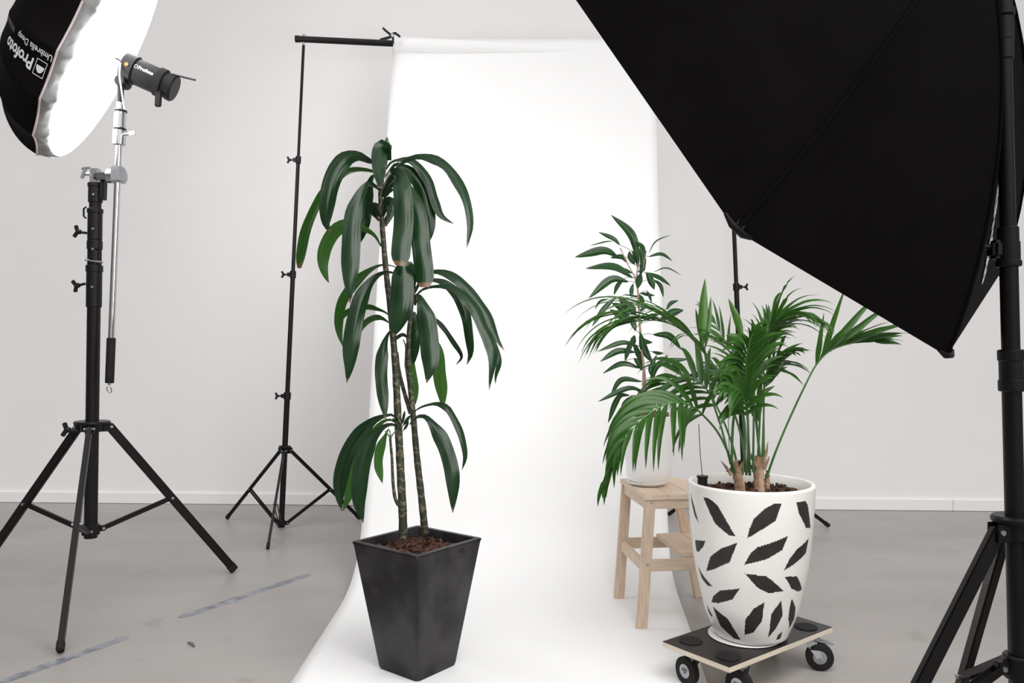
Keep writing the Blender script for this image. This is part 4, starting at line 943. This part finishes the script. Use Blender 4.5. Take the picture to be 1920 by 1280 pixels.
# front bushy fronds at centre
frond([(1404,885,2.66),(1403,800,2.60),(1400,740,2.55),(1398,695,2.50),(1402,655,2.46),(1412,622,2.43)], .56, 15, .16, 62, 20, (.1,-.85,.5), .9, .025, seed=7)
frond([(1428,885,2.70),(1432,780,2.68),(1434,712,2.66),(1448,686,2.62),(1466,668,2.58),(1486,660,2.55)], .60, 12, .15, 50, 10, (.3,-.7,.65), .7, .024, seed=8)
frond([(1398,885,2.72),(1394,800,2.78),(1385,720,2.84),(1368,660,2.88),(1345,612,2.92),(1322,582,2.95)], .62, 8, .14, 40, 6, (-.5,-.4,.75), .6, .012, seed=9)
frond([(1406,890,2.64),(1404,830,2.58),(1400,775,2.52),(1392,742,2.47),(1376,726,2.43),(1356,726,2.40)], .55, 10, .15, 60, 12, (-.2,-.8,.55), 1.2, .024, seed=12)
frond([(1402,885,2.70),(1402,800,2.70),(1398,730,2.68),(1388,680,2.64),(1365,648,2.60),(1335,632,2.56)], .62, 9, .17, 40, 8, (-.2,-.35,.9), .8, .014, seed=14)
# lone frond to the right
frond([(1437,895,2.69),(1455,845,2.67),(1480,785,2.65),(1508,725,2.63),(1531,682,2.62),(1556,657,2.61),(1595,643,2.60),(1640,640,2.60)], .665, 8, .25, 26, 3, (0,-1,.15), .25, .024, seed=10, sides=(-1,))
frond([(1437,896,2.695),(1455,846,2.675),(1481,786,2.655),(1509,726,2.635),(1532,683,2.625),(1557,658,2.615),(1596,644,2.605),(1635,641,2.60)], .70, 6, .22, 10, 3, (0,-.3,1), .35, .022, seed=11, rad=(.002,.001))
# bifid spear leaves and short sheaths
def blade(par, pts, wpx, d0, dd=0, roll=0, prof=lance):
    bm = bmesh.new(); m_ = len(pts); mid = crom([P(x,y,d0+dd*i/(m_-1)) for i, (x,y) in enumerate(pts)], 16)
    ribbon(bm, mid, wpx*d0/F, prof, view_side(roll), .2, 4); link('spear_leaf', bm, M['palm'], par, smooth='keep')
blade(kp, [(1316,655),(1317,610),(1319,565),(1322,522)], 17, 2.60, 0, .1); blade(kp, [(1322,652),(1328,610),(1333,556)], 10, 2.61, .02, .2); blade(kp, [(1314,640),(1308,600),(1304,578)], 8, 2.62, .02, .3)
blade(kp, [(1392,640),(1382,600),(1366,560)], 14, 2.52, 0, .2); blade(kp, [(1396,650),(1376,635),(1362,628)], 22, 2.50, 0, .2)
blade(kp, [(1422,790),(1424,750),(1432,735),(1453,723)], 13, 2.66, 0, .2); blade(kp, [(1411,780),(1410,745),(1412,715)], 12, 2.66, 0, .2); blade(kp, [(1424,775),(1424,740),(1426,705)], 11, 2.67, 0, .2)
def stem(par, pts, r_):
    bm = bmesh.new(); tube(bm, crom([P(*p) for p in pts], 16), r_, 8); link('leaf_stalk', bm, M['petiole'], par)
stem(kp, [(1372,880,2.66),(1374,800,2.64),(1383,730,2.62),(1386,700,2.60)], .0045)
stem(kp, [(1370,870,2.65),(1352,800,2.66),(1335,745,2.68),(1320,650,2.60)], .0035)
stem(kp, [(1433,870,2.70),(1432,780,2.70),(1433,700,2.68)], .0032)
stem(kp, [(1425,860,2.69),(1418,790,2.68),(1411,740,2.66)], .0045)
stem(kp, [(1368,870,2.66),(1366,800,2.64),(1365,765,2.64)], .0013)
# ------------------------------------------------------------------ FLOOR BITS
def strip(p, q, w_, label, cat, group=None, name='tape_strip'):
    a = P(p[0], p[1], (H*F)/(p[1]-640)); b_ = P(q[0], q[1], (H*F)/(q[1]-640)); a.z = b_.z = 0
    bm = bmesh.new(); d = (b_-a); L_ = d.length; d.normalize(); s = V(-d.y, d.x, 0); n = 60; lo = []; hi = []; rnd = random.Random(p[0])
    for i in range(n+1):
        c_ = a+d*L_*i/n; e_ = w_/2*(1+rnd.uniform(-.18,.10))*(.35+.65*min(1, min(i, n-i)/3)); z = .0010+rnd.uniform(0,.0004)
        lo.append((bm.verts.new(c_-s*e_+V(0,0,.0004)), bm.verts.new(c_+V(0,0,z)), bm.verts.new(c_+s*e_+V(0,0,.0004))))
    for u_, v_ in zip(lo, lo[1:]):
        bm.faces.new((u_[0],u_[1],v_[1],v_[0])); bm.faces.new((u_[1],u_[2],v_[2],v_[1]))
    return tag(link(name, bm, M['tape'], smooth=False), label, cat, group)
strip((335,1158),(581,1076), .050, 'scuffed blue-grey tape strip on the concrete nearer the dark planter', 'tape', 'tape strips on the floor')
strip((-60,1301),(240,1193), .048, 'scuffed grey tape strip under the front leg of the umbrella stand', 'tape', 'tape strips on the floor')
bm = bmesh.new(); q = P(352,1206,1672/566); q2 = P(365,1214,1672/574)
tube(bm, crom([V(q.x,q.y,.004), V(q.x*.5+q2.x*.5,q.y*.5+q2.y*.5+.004,.008), V(q2.x,q2.y,.004)], 8), [.002,.004,.003,.005,.005,.004,.004,.001], 7)
tag(link('floor_scrap', bm, M['stain']), 'tiny dark scrap lying on the concrete between the tape strips', 'scrap')
